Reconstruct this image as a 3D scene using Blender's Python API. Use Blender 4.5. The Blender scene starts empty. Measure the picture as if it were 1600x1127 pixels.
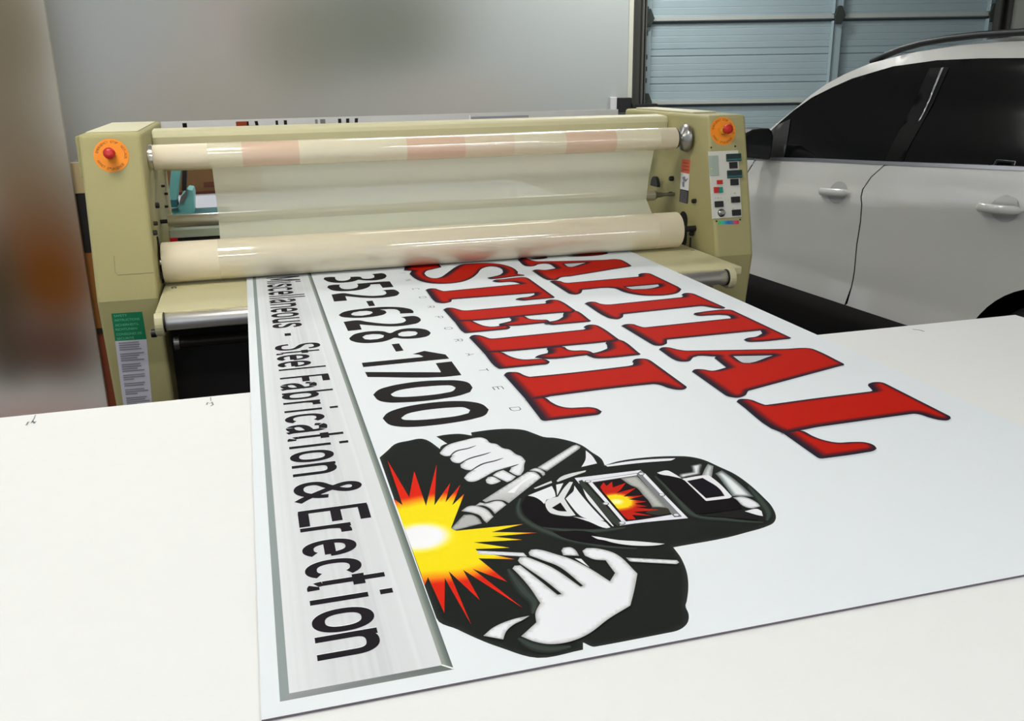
import bpy, bmesh, math, random
import numpy as np
from mathutils import Vector, Matrix
from mathutils.geometry import delaunay_2d_cdt

SC = bpy.context.scene
COL = SC.collection
PI = math.pi
random.seed(4)

# ------------------------------------------------------------------ camera model (1600 x 1127 frame)
F = 1429.03
CX, CY = 800.0, 563.5
def _cd(x, y):
    v = np.array([x - CX, -(y - CY), -F], float)
    return v / np.linalg.norm(v)
_Y = _cd(374.538, 120.273)
_X = _cd(6156.7, 28.878)
_X = _X - _Y * (_X @ _Y); _X /= np.linalg.norm(_X)
_Z = np.cross(_X, _Y)
ROT = np.array([_X, _Y, _Z])
CAM = np.array([0.0377, -0.7455, 1.5106])
TT = 0.940            # table top height
ST = 0.943            # top face of the sign
def ray(x, y): return ROT @ _cd(x, y)
def on_z(x, y, z):
    d = ray(x, y); t = (z - CAM[2]) / d[2]; return CAM + t * d
def on_x(x, y, X):
    d = ray(x, y); t = (X - CAM[0]) / d[0]; return CAM + t * d
def on_y(x, y, Y):
    d = ray(x, y); t = (Y - CAM[1]) / d[1]; return CAM + t * d
def on_plane(x, y, p, n):
    d = ray(x, y); p = np.array(p); n = np.array(n); t = ((p - CAM) @ n) / (d @ n); return CAM + t * d

cam_data = bpy.data.cameras.new('camera'); cam_ob = bpy.data.objects.new('camera', cam_data); COL.objects.link(cam_ob)
cam_data.sensor_fit = 'HORIZONTAL'; cam_data.sensor_width = 36.0; cam_data.lens = F * 36.0 / 1600.0
cam_data.clip_start = 0.02; cam_data.clip_end = 100
M4 = Matrix([[*ROT[0], CAM[0]], [*ROT[1], CAM[1]], [*ROT[2], CAM[2]], [0, 0, 0, 1]])
cam_ob.matrix_world = M4
SC.camera = cam_ob

# ------------------------------------------------------------------ materials
def lin(c):
    o = []
    for v in c[:3]:
        v = v / 255.0
        o.append(v / 12.92 if v <= 0.04045 else ((v + 0.055) / 1.055) ** 2.4)
    return tuple(o)
def setin(b, names, val):
    for n in names:
        if n in b.inputs:
            b.inputs[n].default_value = val; return
def mat(name, rgb, rough=0.5, metal=0.0, spec=0.5, coat=0.0, coat_rough=0.05, emit=None, estr=1.0, bump=0.0, bscale=200.0, mottle=0.0, mscale=8.0, trans=0.0, ior=1.45, alpha=1.0, cior=1.5):
    m = bpy.data.materials.new(name); m.use_nodes = True
    nt = m.node_tree; b = nt.nodes['Principled BSDF']
    c = lin(rgb)
    b.inputs['Base Color'].default_value = (*c, 1)
    b.inputs['Roughness'].default_value = rough; b.inputs['Metallic'].default_value = metal
    setin(b, ['Specular IOR Level', 'Specular'], spec)
    setin(b, ['Coat Weight', 'Clearcoat'], coat); setin(b, ['Coat Roughness', 'Clearcoat Roughness'], coat_rough)
    setin(b, ['Coat IOR'], cior)
    setin(b, ['Transmission Weight', 'Transmission'], trans); b.inputs['IOR'].default_value = ior
    b.inputs['Alpha'].default_value = alpha
    if emit:
        setin(b, ['Emission Color', 'Emission'], (*lin(emit), 1)); b.inputs['Emission Strength'].default_value = estr
    if mottle > 0:
        tc = nt.nodes.new('ShaderNodeTexCoord'); nz = nt.nodes.new('ShaderNodeTexNoise'); nz.inputs['Scale'].default_value = mscale; nz.inputs['Detail'].default_value = 4
        mx = nt.nodes.new('ShaderNodeMixRGB'); mx.blend_type = 'MIX'
        mx.inputs[1].default_value = (*[v * (1 - mottle) for v in c], 1); mx.inputs[2].default_value = (*[min(1, v * (1 + mottle)) for v in c], 1)
        nt.links.new(tc.outputs['Object'], nz.inputs['Vector']); nt.links.new(nz.outputs['Fac'], mx.inputs[0]); nt.links.new(mx.outputs[0], b.inputs['Base Color'])
    if bump > 0:
        tc = nt.nodes.new('ShaderNodeTexCoord'); nz = nt.nodes.new('ShaderNodeTexNoise'); nz.inputs['Scale'].default_value = bscale
        bp = nt.nodes.new('ShaderNodeBump'); bp.inputs['Strength'].default_value = bump; bp.inputs['Distance'].default_value = 0.002
        nt.links.new(tc.outputs['Object'], nz.inputs['Vector']); nt.links.new(nz.outputs['Fac'], bp.inputs['Height']); nt.links.new(bp.outputs['Normal'], b.inputs['Normal'])
    return m
def ink_material(name, rough=0.7, spec=0.05):
    m = bpy.data.materials.new(name); m.use_nodes = True
    nt = m.node_tree; b = nt.nodes['Principled BSDF']; b.inputs['Roughness'].default_value = rough
    setin(b, ['Specular IOR Level', 'Specular'], spec)
    a = nt.nodes.new('ShaderNodeAttribute'); a.attribute_name = 'Col'
    nt.links.new(a.outputs['Color'], b.inputs['Base Color'])
    return m
M = {}
M['ink'] = ink_material('printed_ink')
M['sign'] = mat('white_sign_face', (222, 228, 232), 0.55, spec=0.2)
M['sign_edge'] = mat('sign_edge_grey', (96, 88, 96), 0.6)
M['table'] = mat('white_table_laminate', (227, 228, 227), 0.6, mottle=0.012, mscale=30, spec=.25)
M['table_edge'] = mat('table_edge_band', (205, 205, 203), 0.6)
M['pencil'] = mat('pencil_grey', (128, 132, 132), 0.7)
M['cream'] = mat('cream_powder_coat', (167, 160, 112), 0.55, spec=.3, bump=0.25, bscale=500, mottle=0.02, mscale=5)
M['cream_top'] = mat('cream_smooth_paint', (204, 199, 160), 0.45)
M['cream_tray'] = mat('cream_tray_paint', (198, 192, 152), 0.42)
M['chrome'] = mat('polished_steel', (236, 230, 222), 0.2, metal=1.0)
M['steel'] = mat('brushed_steel', (150, 150, 146), 0.35, metal=1.0)
M['black'] = mat('black_plastic', (16, 16, 17), 0.45)
M['black_matt'] = mat('black_matt_metal', (26, 22, 22), 0.7)
M['dark_panel'] = mat('dark_brown_panel', (34, 29, 27), 0.6, mottle=0.15, mscale=3)
M['card'] = mat('cream_cardboard_core', (233, 222, 196), 0.6, mottle=0.015, mscale=40)
M['film'] = mat('clear_film_over_core', (226, 218, 186), 0.34, coat=1.0, coat_rough=0.06)
M['orange'] = mat('orange_sticker', (240, 142, 20), 0.5)
M['orange_dark'] = mat('dark_sticker_print', (96, 44, 16), 0.6)
M['red_plastic'] = mat('red_plastic', (190, 34, 28), 0.35)
M['green_label'] = mat('green_label', (22, 122, 78), 0.5)
M['label_white'] = mat('label_white', (206, 204, 214), 0.5)
M['label_text'] = mat('label_grey_print', (140, 138, 146), 0.6)
M['label_mint'] = mat('label_pale_green_print', (120, 200, 160), 0.6)
M['warn_orange'] = mat('warning_orange', (212, 92, 50), 0.5)
M['white_paint'] = mat('white_print', (232, 232, 232), 0.5)
M['panel_grey'] = mat('control_plate_grey', (206, 206, 194), 0.45)
M['dark_teal'] = mat('dark_display_green', (36, 52, 52), 0.25)
M['teal_plastic'] = mat('teal_green_button', (0, 128, 110), 0.4)
M['turq'] = mat('turquoise_enamel', (112, 178, 176), 0.4)
M['turq_dark'] = mat('dark_turquoise_enamel', (40, 96, 100), 0.45)
M['wood'] = mat('brown_wood', (118, 84, 44), 0.6, mottle=0.2, mscale=6)
M['dark_wood'] = mat('dark_reddish_wood', (96, 44, 30), 0.6, mottle=0.15, mscale=6)
M['navy'] = mat('navy_fabric', (44, 52, 74), 0.7)
M['board'] = mat('pale_foam_board', (206, 206, 208), 0.6)
M['red_strip'] = mat('red_strip', (206, 20, 34), 0.5)
M['rubber'] = mat('black_rubber', (14, 14, 15), 0.8)
M['gold'] = mat('amber_plastic', (210, 160, 60), 0.4)

# ------------------------------------------------------------------ object helpers
def tag(o, label=None, cat=None, group=None, kind=None):
    if label: o['label'] = label
    if cat: o['category'] = cat
    if group: o['group'] = group
    if kind: o['kind'] = kind
    return o
def empty(name, loc=(0, 0, 0), rz=0.0):
    o = bpy.data.objects.new(name, None); COL.objects.link(o); o.location = loc; o.rotation_euler = (0, 0, rz)
    o.empty_display_size = 0.1
    return o
class MB:
    """collects geometry in WORLD space and links it as one mesh object"""
    def __init__(s): s.v = []; s.f = []; s.m = []; s.c = []; s.sm = []; s.cur = 0
    def add(s, vs, fs, mi=None, cols=None, smooth=False):
        b = len(s.v); s.v += [tuple(map(float, p)) for p in vs]
        for f in fs:
            s.f.append([i + b for i in f]); s.m.append(s.cur if mi is None else mi); s.sm.append(smooth)
        s.c += (cols if cols is not None else [(1, 1, 1)] * len(vs))
    def box(s, x0, x1, y0, y1, z0, z1, mi=None):
        vs = [(x, y, z) for x in (x0, x1) for y in (y0, y1) for z in (z0, z1)]
        s.add(vs, [(0, 1, 3, 2), (4, 6, 7, 5), (0, 4, 5, 1), (2, 3, 7, 6), (0, 2, 6, 4), (1, 5, 7, 3)], mi)
    def prism(s, pts, x0, x1, mi=None):
        """polygon in (y,z) extruded along x"""
        n = len(pts)
        vs = [(x0, p[0], p[1]) for p in pts] + [(x1, p[0], p[1]) for p in pts]
        fs = [tuple(range(n)), tuple(range(2 * n - 1, n - 1, -1))] + [(i, (i + 1) % n, (i + 1) % n + n, i + n) for i in range(n)]
        s.add(vs, fs, mi)
    def extr(s, pts, d, mi=None):
        """3-D polygon pushed along vector d"""
        n = len(pts); d = np.array(d)
        vs = [tuple(p) for p in pts] + [tuple(np.array(p) + d) for p in pts]
        fs = [tuple(range(n)), tuple(range(2 * n - 1, n - 1, -1))] + [(i, (i + 1) % n, (i + 1) % n + n, i + n) for i in range(n)]
        s.add(vs, fs, mi)
    def lathe(s, p0, axis, prof, seg=40, mi=None, smooth=True, cap=True):
        """prof: list of (distance along axis, radius)"""
        a = Vector(axis).normalized(); u = a.orthogonal().normalized(); w = a.cross(u); p0 = Vector(p0)
        vs = []; fs = []
        for (t, r) in prof:
            for k in range(seg):
                an = 2 * PI * k / seg
                vs.append(tuple(p0 + a * t + (u * math.cos(an) + w * math.sin(an)) * r))
        for i in range(len(prof) - 1):
            for k in range(seg):
                k2 = (k + 1) % seg
                fs.append((i * seg + k, i * seg + k2, (i + 1) * seg + k2, (i + 1) * seg + k))
        s.add(vs, fs, mi, smooth=smooth)
        if cap:
            for i, rev in ((0, True), (len(prof) - 1, False)):
                ring = vs[i * seg:(i + 1) * seg]
                s.add(ring, [tuple(range(seg))[::-1] if rev else tuple(range(seg))], mi)
    def cyl(s, p0, p1, r, seg=32, mi=None, bevel=0.0):
        p0 = Vector(p0); p1 = Vector(p1); L = (p1 - p0).length
        pr = [(0, r), (L, r)] if bevel <= 0 else [(0, r - bevel), (bevel, r), (L - bevel, r), (L, r - bevel)]
        s.lathe(p0, p1 - p0, pr, seg, mi)
    def tube(s, pts, r, seg=12, mi=None):
        pts = [Vector(p) for p in pts]; vs = []; fs = []
        for i, p in enumerate(pts):
            d = (pts[min(i + 1, len(pts) - 1)] - pts[max(i - 1, 0)]).normalized()
            u = d.cross(Vector((0.13, 0.21, 1))).normalized(); w = d.cross(u)
            for k in range(seg):
                an = 2 * PI * k / seg; vs.append(tuple(p + (u * math.cos(an) + w * math.sin(an)) * r))
        for i in range(len(pts) - 1):
            for k in range(seg):
                k2 = (k + 1) % seg; fs.append((i * seg + k, i * seg + k2, (i + 1) * seg + k2, (i + 1) * seg + k))
        fs.append(tuple(range(seg))); fs.append(tuple((len(pts) - 1) * seg + k for k in range(seg))[::-1])
        s.add(vs, fs, mi, smooth=True)
    def build(s, name, mats, parent=None, bevel=0.0, bseg=2, weld=False, colors=False, origin=None):
        me = bpy.data.meshes.new(name)
        off = np.array(parent.matrix_basis.translation) if parent is not None else np.zeros(3)
        if parent is not None and parent.parent is not None: off = off + np.array(parent.parent.matrix_basis.translation)
        if origin is not None: off = np.array(origin)
        v = np.array(s.v) - off
        me.from_pydata([tuple(p) for p in v], [], s.f)
        if not isinstance(mats, (list, tuple)): mats = [mats]
        for m in mats: me.materials.append(m)
        me.polygons.foreach_set('material_index', s.m); me.polygons.foreach_set('use_smooth', s.sm)
        if colors:
            ca = me.color_attributes.new('Col', 'FLOAT_COLOR', 'POINT')
            ca.data.foreach_set('color', np.array([(*c[:3], 1.0) for c in s.c], dtype=np.float32).ravel())
        me.update()
        bm = bmesh.new(); bm.from_mesh(me)
        if weld: bmesh.ops.remove_doubles(bm, verts=bm.verts, dist=1e-5)
        if not colors: bmesh.ops.recalc_face_normals(bm, faces=bm.faces)
        bm.to_mesh(me); bm.free()
        o = bpy.data.objects.new(name, me); COL.objects.link(o)
        if origin is not None: o.location = origin
        if parent is not None: o.parent = parent
        if bevel > 0:
            md = o.modifiers.new('bevel', 'BEVEL'); md.width = bevel; md.segments = bseg; md.limit_method = 'ANGLE'; md.angle_limit = 0.6
            md.harden_normals = False
        return o
def text_polys(body, size=1.0):
    """built-in font text -> (verts, faces), width"""
    cu = bpy.data.curves.new('t', 'FONT'); cu.body = body; cu.size = size; cu.fill_mode = 'FRONT'
    ob = bpy.data.objects.new('t', cu); COL.objects.link(ob)
    dg = bpy.context.evaluated_depsgraph_get(); me = ob.evaluated_get(dg).to_mesh()
    vs = [tuple(v.co) for v in me.vertices]; fs = [tuple(p.vertices) for p in me.polygons]
    ob.evaluated_get(dg).to_mesh_clear(); bpy.data.objects.remove(ob); bpy.data.curves.remove(cu)
    w = (min((v[0] for v in vs), default=0), max((v[0] for v in vs), default=0))
    return vs, fs, w
def put_text(mb, body, org, eu, ev, height, width=None, mi=None, cols=None):
    """lay text with its baseline start at org; eu = reading direction, ev = up direction"""
    vs, fs, w = text_polys(body, 1.0)
    if not vs: return
    h = max(v[1] for v in vs) - min(0, min(v[1] for v in vs)); capk = height / 0.73
    ku = capk if width is None else width / max(1e-6, (w[1] - w[0]))
    org = np.array(org); eu = np.array(eu); ev = np.array(ev)
    P = [org + eu * ((v[0] - w[0]) * ku) + ev * (v[1] * capk) for v in vs]
    mb.add(P, fs, mi, cols=[cols] * len(P) if cols is not None else None)

# ------------------------------------------------------------------ outline filling with a constrained triangulation
def smooth_outline(pts, step=None, sharp=50, n=5):
    """Catmull-Rom through the points, corners sharper than `sharp` degrees stay sharp"""
    P = [np.array(p, float) for p in pts]; N = len(P)
    T = []
    for i in range(N):
        a = P[i] - P[i - 1]; b = P[(i + 1) % N] - P[i]
        la, lb = np.linalg.norm(a), np.linalg.norm(b)
        ang = math.degrees(math.acos(max(-1, min(1, (a @ b) / (la * lb + 1e-12)))))
        if ang > sharp: T.append(None)
        else:
            d = (a / la + b / lb) if max(la, lb) < 5 * min(la, lb) else (a * la + b * lb); d = d / (np.linalg.norm(d) + 1e-12); T.append(d)
    out = []
    for i in range(N):
        p0, p1 = P[i], P[(i + 1) % N]; L = np.linalg.norm(p1 - p0)
        m0 = T[i] * L if T[i] is not None else (p1 - p0); m1 = T[(i + 1) % N] * L if T[(i + 1) % N] is not None else (p1 - p0)
        k = 1 if (T[i] is None and T[(i + 1) % N] is None) else n
        for j in range(k):
            t = j / k
            out.append((2 * t**3 - 3 * t**2 + 1) * p0 + (t**3 - 2 * t**2 + t) * m0 + (-2 * t**3 + 3 * t**2) * p1 + (t**3 - t**2) * m1)
    return out
def inside(pts, polys):
    x = pts[:, 0]; y = pts[:, 1]; r = np.zeros(len(pts), bool)
    for poly in polys:
        q = np.array(poly); n = len(q)
        for i in range(n):
            x0, y0 = q[i]; x1, y1 = q[(i + 1) % n]
            if y0 == y1: continue
            c = ((y0 > y) != (y1 > y)) & (x < (x1 - x0) * (y - y0) / (y1 - y0) + x0)
            r ^= c
    return r
def dist_to(pts, polys, wfn=None):
    best = np.full(len(pts), 1e9)
    for poly in polys:
        q = np.array(poly); n = len(q)
        for i in range(n):
            a = q[i]; b = q[(i + 1) % n]; d = b - a; L2 = d @ d
            if L2 < 1e-14: continue
            t = np.clip(((pts - a) @ d) / L2, 0, 1); c = a + t[:, None] * d; v = c - pts
            r = np.linalg.norm(v, axis=1)
            if wfn is not None:
                r = r / wfn(v / (r[:, None] + 1e-9), r)
            best = np.minimum(best, r)
    return best
def densify(poly, step):
    out = []; n = len(poly)
    for i in range(n):
        a = np.array(poly[i]); b = np.array(poly[(i + 1) % n]); k = max(1, int(np.linalg.norm(b - a) / step))
        out += [a + (b - a) * j / k for j in range(k)]
    return out
def fill(polys, spacing=None, wfn=None, need_dist=True):
    """even-odd fill; returns verts (N,2), triangles, distance"""
    if spacing: polys = [densify(p, spacing) for p in polys]
    pts = []; edges = []
    for p in polys:
        b = len(pts); pts += [tuple(q) for q in p]; n = len(p); edges += [(b + i, b + (i + 1) % n) for i in range(n)]
    if spacing:
        A = np.array(pts); lo = A.min(0); hi = A.max(0)
        gx = np.arange(lo[0] + spacing / 2, hi[0], spacing); gy = np.arange(lo[1] + spacing / 2, hi[1], spacing)
        if len(gx) and len(gy):
            G = np.array([(x + (spacing / 2 if j % 2 else 0), y) for j, y in enumerate(gy) for x in gx])
            G = G[inside(G, polys)]
            if len(G):
                G = G[dist_to(G, polys) > spacing * 0.45]
                pts += [tuple(g) for g in G]
    res = delaunay_2d_cdt([Vector(p) for p in pts], edges, [], 0, 1e-7)
    V = np.array([tuple(v) for v in res[0]]); Tn = [tuple(f) for f in res[2]]
    if not Tn: return V, [], np.zeros(len(V))
    Cn = np.array([V[list(f)].mean(0) for f in Tn]); ok = inside(Cn, polys)
    Tn = [f for f, k in zip(Tn, ok) if k]
    D = dist_to(V, polys, wfn) if need_dist else np.zeros(len(V))
    return V, Tn, D
def union_quads(quads):
    """union of overlapping quads -> verts, triangles"""
    pts = []; edges = []
    for q in quads:
        b = len(pts); pts += [tuple(p) for p in q]; edges += [(b + i, b + (i + 1) % 4) for i in range(4)]
    res = delaunay_2d_cdt([Vector(p) for p in pts], edges, [], 0, 1e-6)
    V = np.array([tuple(v) for v in res[0]]); T = [tuple(f) for f in res[2]]
    C = np.array([V[list(f)].mean(0) for f in T]); ok = np.zeros(len(C), bool)
    for q in quads:
        q = np.array(q); sg = []
        for i in range(4):
            a = q[i]; d = q[(i + 1) % 4] - a; sg.append(d[0] * (C[:, 1] - a[1]) - d[1] * (C[:, 0] - a[0]))
        sg = np.array(sg); ok |= (sg >= -1e-12).all(0) | (sg <= 1e-12).all(0)
    return V, [f for f, k in zip(T, ok) if k]
def mixc(a, b, t):
    t = max(0.0, min(1.0, t)); return tuple(a[i] * (1 - t) + b[i] * t for i in range(3))
def sstep(t):
    t = max(0.0, min(1.0, t)); return t * t * (3 - 2 * t)
# ================================================================== THE SIGN AND ITS PRINT
# crop frames used while reading the photograph: (x0, y0, scale)
CR = dict(c1=(620,390,8),c2=(680,430,8),c3=(680,470,6.4),c4=(850,490,6.667),c5=(720,500,6.667),c6=(780,560,6.667),c7=(860,540,7.273),c8=(800,390,8),
          d1=(850,420,6.4),d2=(900,430,6.4),d3=(960,480,5.714),d4=(1020,520,5.333),d5=(1060,540,8),d6=(1140,580,6.154),d7=(1280,580,7.273),
          e1=(490,415,10),e2=(520,470,8),e3=(560,540,7.273),
          w1=(590,665,6.667),w2=(700,665,6.667),w3=(600,700,6.667),w4=(620,830,6.667),w5=(800,720,6.667),w6=(1000,700,7.273),w7=(780,840,5),w8=(680,900,5.714),g4=(840,690,4),
          t1=(370,410,9.975),px=(0,0,1))
def G(*parts):
    """crop readings -> frame pixels"""
    out = []
    for cn, pts in parts:
        x0, y0, s = CR[cn]; out += [(x0 + x / s, y0 + y / s) for x, y in pts]
    return out
def SP(pts):  # frame pixels -> flat coordinates on the sign's face
    return [tuple(on_z(x, y, ST)[:2]) for x, y in pts]
def outline(*parts, sharp=50, sm=True):
    p = G(*parts)
    return SP(smooth_outline(p, sharp=sharp) if sm else p)

LAY = [0]
STEP = [0.00003]
def zl():
    LAY[0] += 1
    return ST + STEP[0] * LAY[0]
def zat(k): return ST + 0.00003 * k
def paint(mb, polys, color, spacing=None, wfn=None, z=None):
    """color: rgb or function(p, d) -> rgb in 0..255"""
    z = zl() if z is None else z
    fn = callable(color)
    V, T, D = fill(polys, spacing, wfn, need_dist=fn)
    if fn: cols = [lin(color(V[i], D[i])) for i in range(len(V))]
    else: cols = [lin(color)] * len(V)
    mb.add([(p[0], p[1], z) for p in V], T, 0, cols)
def stroke(mb, pts, width, color, z=None, taper=False):
    z = zl() if z is None else z
    P = [np.array(p) for p in pts]; vs = []; fs = []
    for i, p in enumerate(P):
        d = P[min(i + 1, len(P) - 1)] - P[max(i - 1, 0)]; d = d / (np.linalg.norm(d) + 1e-12); n = np.array([-d[1], d[0]])
        w = width * (1 if not taper else (0.25 + 0.75 * math.sin(PI * i / (len(P) - 1))))
        vs += [(*(p + n * w / 2), z), (*(p - n * w / 2), z)]
    for i in range(len(P) - 1): fs.append((2 * i, 2 * i + 1, 2 * i + 3, 2 * i + 2))
    mb.add(vs, fs, 0, [lin(color)] * len(vs))

SIGN_W, SIGN_L = 1.22, 2.44
sign = empty('printed_sign', (0, 0, TT))
tag(sign, 'white printed sign panel with red lettering and a welder picture, half through the laminator', 'sign')
b = MB(); b.box(0, SIGN_W, 0, SIGN_L, TT + 0.0002, ST); b.f and None
o = b.build('panel', [M['sign'], M['sign_edge']], sign)
for p in o.data.polygons:
    if abs(p.normal.z) < 0.5: p.material_index = 1

# ---- brushed silver band with grey bevelled frame
band = MB()
L_out, L_in, R_out, R_in = 0.0175, 0.0265, 0.1865, 0.1765
yb0, yb1 = 0.0215, 0.0315
def rect(x0, x1, y0, y1): return [(x0, y0), (x1, y0), (x1, y1), (x0, y1)]
def px_band(): pass
rnd = random.Random(3)
streaks = [(rnd.uniform(L_in, R_in), rnd.uniform(-1, 1)) for _ in range(60)]
def silver(p, d):
    s = 0
    for (sx, a) in streaks: s += a * math.exp(-((p[0] - sx) / 0.002) ** 2)
    k = max(-1, min(1, s)) * 5
    f = math.sin(p[0] * 38 + 0.6) * 5
    return (207 + k + f, 210 + k + f, 213 + k + f)
band_z = zl()
# strips of narrow width so the streaks run along the sign
xs = np.linspace(L_in - 0.001, R_in + 0.001, 90)
vs = []; cs = []; fs = []
for i, x in enumerate(xs):
    c = lin(silver((x, 0), 0)); vs += [(x, yb1 - 0.001, band_z), (x, SIGN_L, band_z)]; cs += [c, c]
for i in range(len(xs) - 1): fs.append((2 * i, 2 * i + 2, 2 * i + 3, 2 * i + 1))
band.add(vs, fs, 0, cs)
z = zl()
def quad(mb, pts, cols, z): mb.add([(p[0], p[1], z) for p in pts], [(0, 1, 2, 3)], 0, [lin(c) for c in cols])
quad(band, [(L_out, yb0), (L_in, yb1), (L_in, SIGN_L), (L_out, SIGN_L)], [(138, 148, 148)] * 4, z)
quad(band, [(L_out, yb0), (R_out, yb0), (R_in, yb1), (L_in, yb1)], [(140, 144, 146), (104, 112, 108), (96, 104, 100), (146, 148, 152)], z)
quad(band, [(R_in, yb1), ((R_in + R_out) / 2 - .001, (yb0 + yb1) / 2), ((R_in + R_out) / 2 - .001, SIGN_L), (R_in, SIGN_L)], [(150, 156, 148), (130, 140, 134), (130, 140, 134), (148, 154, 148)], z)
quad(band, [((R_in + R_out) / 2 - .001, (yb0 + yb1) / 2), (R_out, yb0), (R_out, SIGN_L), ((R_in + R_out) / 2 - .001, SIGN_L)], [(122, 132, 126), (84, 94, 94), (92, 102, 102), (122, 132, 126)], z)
stroke(band, [(R_in, yb1 + .0005), (R_out, yb0 + .0012)], 0.0022, (232, 236, 234))
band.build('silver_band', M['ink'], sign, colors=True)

# ---- tagline in condensed bold letters
def arc(cx, cy, rx, ry, a0, a1, n=18, p=2.0):
    out = []
    for i in range(n + 1):
        a = math.radians(a0 + (a1 - a0) * i / n); c, s = math.cos(a), math.sin(a)
        out.append((cx + rx * math.copysign(abs(c) ** (2 / p), c), cy + ry * math.copysign(abs(s) ** (2 / p), s)))
    return out
def crv(pts, n=6):
    P = [np.array(p, float) for p in pts]; out = []
    for i in range(len(P) - 1):
        p0 = P[max(i - 1, 0)]; p1 = P[i]; p2 = P[i + 1]; p3 = P[min(i + 2, len(P) - 1)]
        for j in range(n):
            t = j / n
            out.append(tuple(0.5 * ((2 * p1) + (-p0 + p2) * t + (2 * p0 - 5 * p1 + 4 * p2 - p3) * t * t + (-p0 + 3 * p1 - 3 * p2 + p3) * t**3)))
    out.append(tuple(P[-1])); return out
# u in em/1000, v in cap heights
XH = 0.70; ov = 0.365
GL = {
 'l': (278, [[(133, 0), (133, 1)]]),
 'i': (278, [[(133, 0), (133, XH)], [(133, .845), (133, 1)]]),
 'n': (611, [[(122, 0), (122, XH)], arc(306, .43, 184, .20, 178, 0, p=2.4) + [(490, 0)]]),
 'u': (611, [[(490, XH), (490, 0)], [(122, XH)] + arc(306, .27, 184, .20, 180, 360, p=2.4)]),
 'r': (389, [[(122, 0), (122, XH)], crv([(122, .42), (165, .57), (235, .62), (350, .625)])]),
 'o': (611, [arc(306, .35, 205, .285, 0, 360, 36, 2.3)]),
 'c': (556, [arc(290, .35, 195, .285, 38, 322, 32, 2.3)]),
 'e': (556, [arc(285, .35, 193, .285, 0, 318, 32, 2.3), [(100, .35), (478, .35)]]),
 'a': (556, [crv([(95, .50), (120, .60), (190, .64), (280, .64), (370, .62), (413, .53), (415, .40)]) + [(415, .10), (450, 0)], crv([(415, .40), (300, .37), (170, .32), (98, .24), (98, .14), (160, .065), (250, .07), (340, .11), (415, .2)])]),
 's': (556, [crv([(455, .50), (430, .59), (360, .635), (270, .64), (170, .62), (115, .54), (130, .45), (220, .39), (330, .345), (430, .27), (440, .17), (390, .09), (290, .065), (190, .07), (115, .12), (88, .22)])]),
 't': (333, [[(150, .96), (150, .18)] + crv([(150, .18), (165, .10), (215, .065), (300, .065)]), [(20, .63), (305, .63)]]),
 'b': (611, [[(122, 0), (122, 1)], arc(318, .35, 190, .285, 180, -180, 36, 2.3)]),
 'S': (667, [crv([(545, .74), (520, .86), (430, .93), (330, .94), (210, .915), (135, .83), (130, .72), (180, .62), (300, .55), (430, .49), (530, .40), (560, .28), (520, .14), (420, .065), (310, .055), (190, .075), (110, .16), (88, .29)])]),
 'F': (611, [[(130, 0), (130, 1)], [(130, .93), (575, .93)], [(130, .52), (500, .52)]]),
 'E': (667, [[(130, 0), (130, 1)], [(130, .93), (620, .93)], [(130, .53), (570, .53)], [(130, .07), (632, .07)]]),
 'M': (833, [[(125, 0), (125, 1)], [(708, 0), (708, 1)], [(150, 1), (416, .12)], [(683, 1), (416, .12)]]),
 '-': (333, [[(45, .325), (290, .325)]]),
 '&': (722, [crv([(700, .02), (560, .18), (300, .60), (225, .78), (260, .90), (345, .935), (430, .89), (455, .78), (400, .66), (260, .50), (120, .37), (95, .22), (150, .10), (270, .055), (400, .09), (500, .20), (570, .34), (590, .48)])]),
}
XB, CAPH = 0.0568, 0.0937
def glyph(mb, ch, y0, ku, color, z, a=56, bv=0.075):
    """y0 = start of the glyph on the sign (reading towards the viewer), ku = metres per em/1000"""
    pw, ph = a * ku, bv * CAPH; quads = []
    for st in GL[ch][1]:
        Q = [np.array([u * ku, v * CAPH]) for u, v in st]
        closed = np.linalg.norm(Q[0] - Q[-1]) < 1e-6; E_ = []
        for i, p in enumerate(Q):
            if closed: d = Q[(i + 1) % (len(Q) - 1)] - Q[i - 1 if i > 0 else -2]
            else: d = Q[min(i + 1, len(Q) - 1)] - Q[max(i - 1, 0)]
            d = d / (np.linalg.norm(d) + 1e-12); n = np.array([-d[1], d[0]]); off = np.array([n[0] * pw, n[1] * ph])
            E_.append((p + off, p - off))
        quads += [(E_[i][0], E_[i][1], E_[i + 1][1], E_[i + 1][0]) for i in range(len(Q) - 1)]
    V, T = union_quads(quads)
    mb.add([(XB + v[1], y0 - v[0], z) for v in V], T, 0, [lin(color)] * len(V))
def run(word, y, ku):
    out = []
    for ch in word: out.append((ch, y, ku)); y -= GL[ch][0] * ku
    return out
def placed(items, ku): return [(ch, y + lb * ku, ku) for ch, y, lb in items]
WORDS = [run("Miscellaneous", 2.0077, 8.8e-5), placed([('-', 1.3589, 45)], 9.4e-5), run("Steel", 1.2679, 8.5e-5),
    placed([('F', 1.0261, 75), ('a', .985, 39), ('b', .9293, 66), ('r', .8748, 66), ('i', .8306, 77), ('c', .8058, 39), ('a', .7548, 39), ('t', .7069, 20), ('i', .6599, 77), ('o', .6345, 45), ('n', .5810, 66)], 8.6e-5),
    placed([('&', .5134, 39)], 9.6e-5), placed([('E', .4221, 75), ('r', .3704, 66), ('e', .3301, 36), ('c', .2781, 39), ('t', .2354, 20), ('i', .1909, 77), ('o', .1652, 45), ('n', .1166, 66)], 8.6e-5)]
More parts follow.
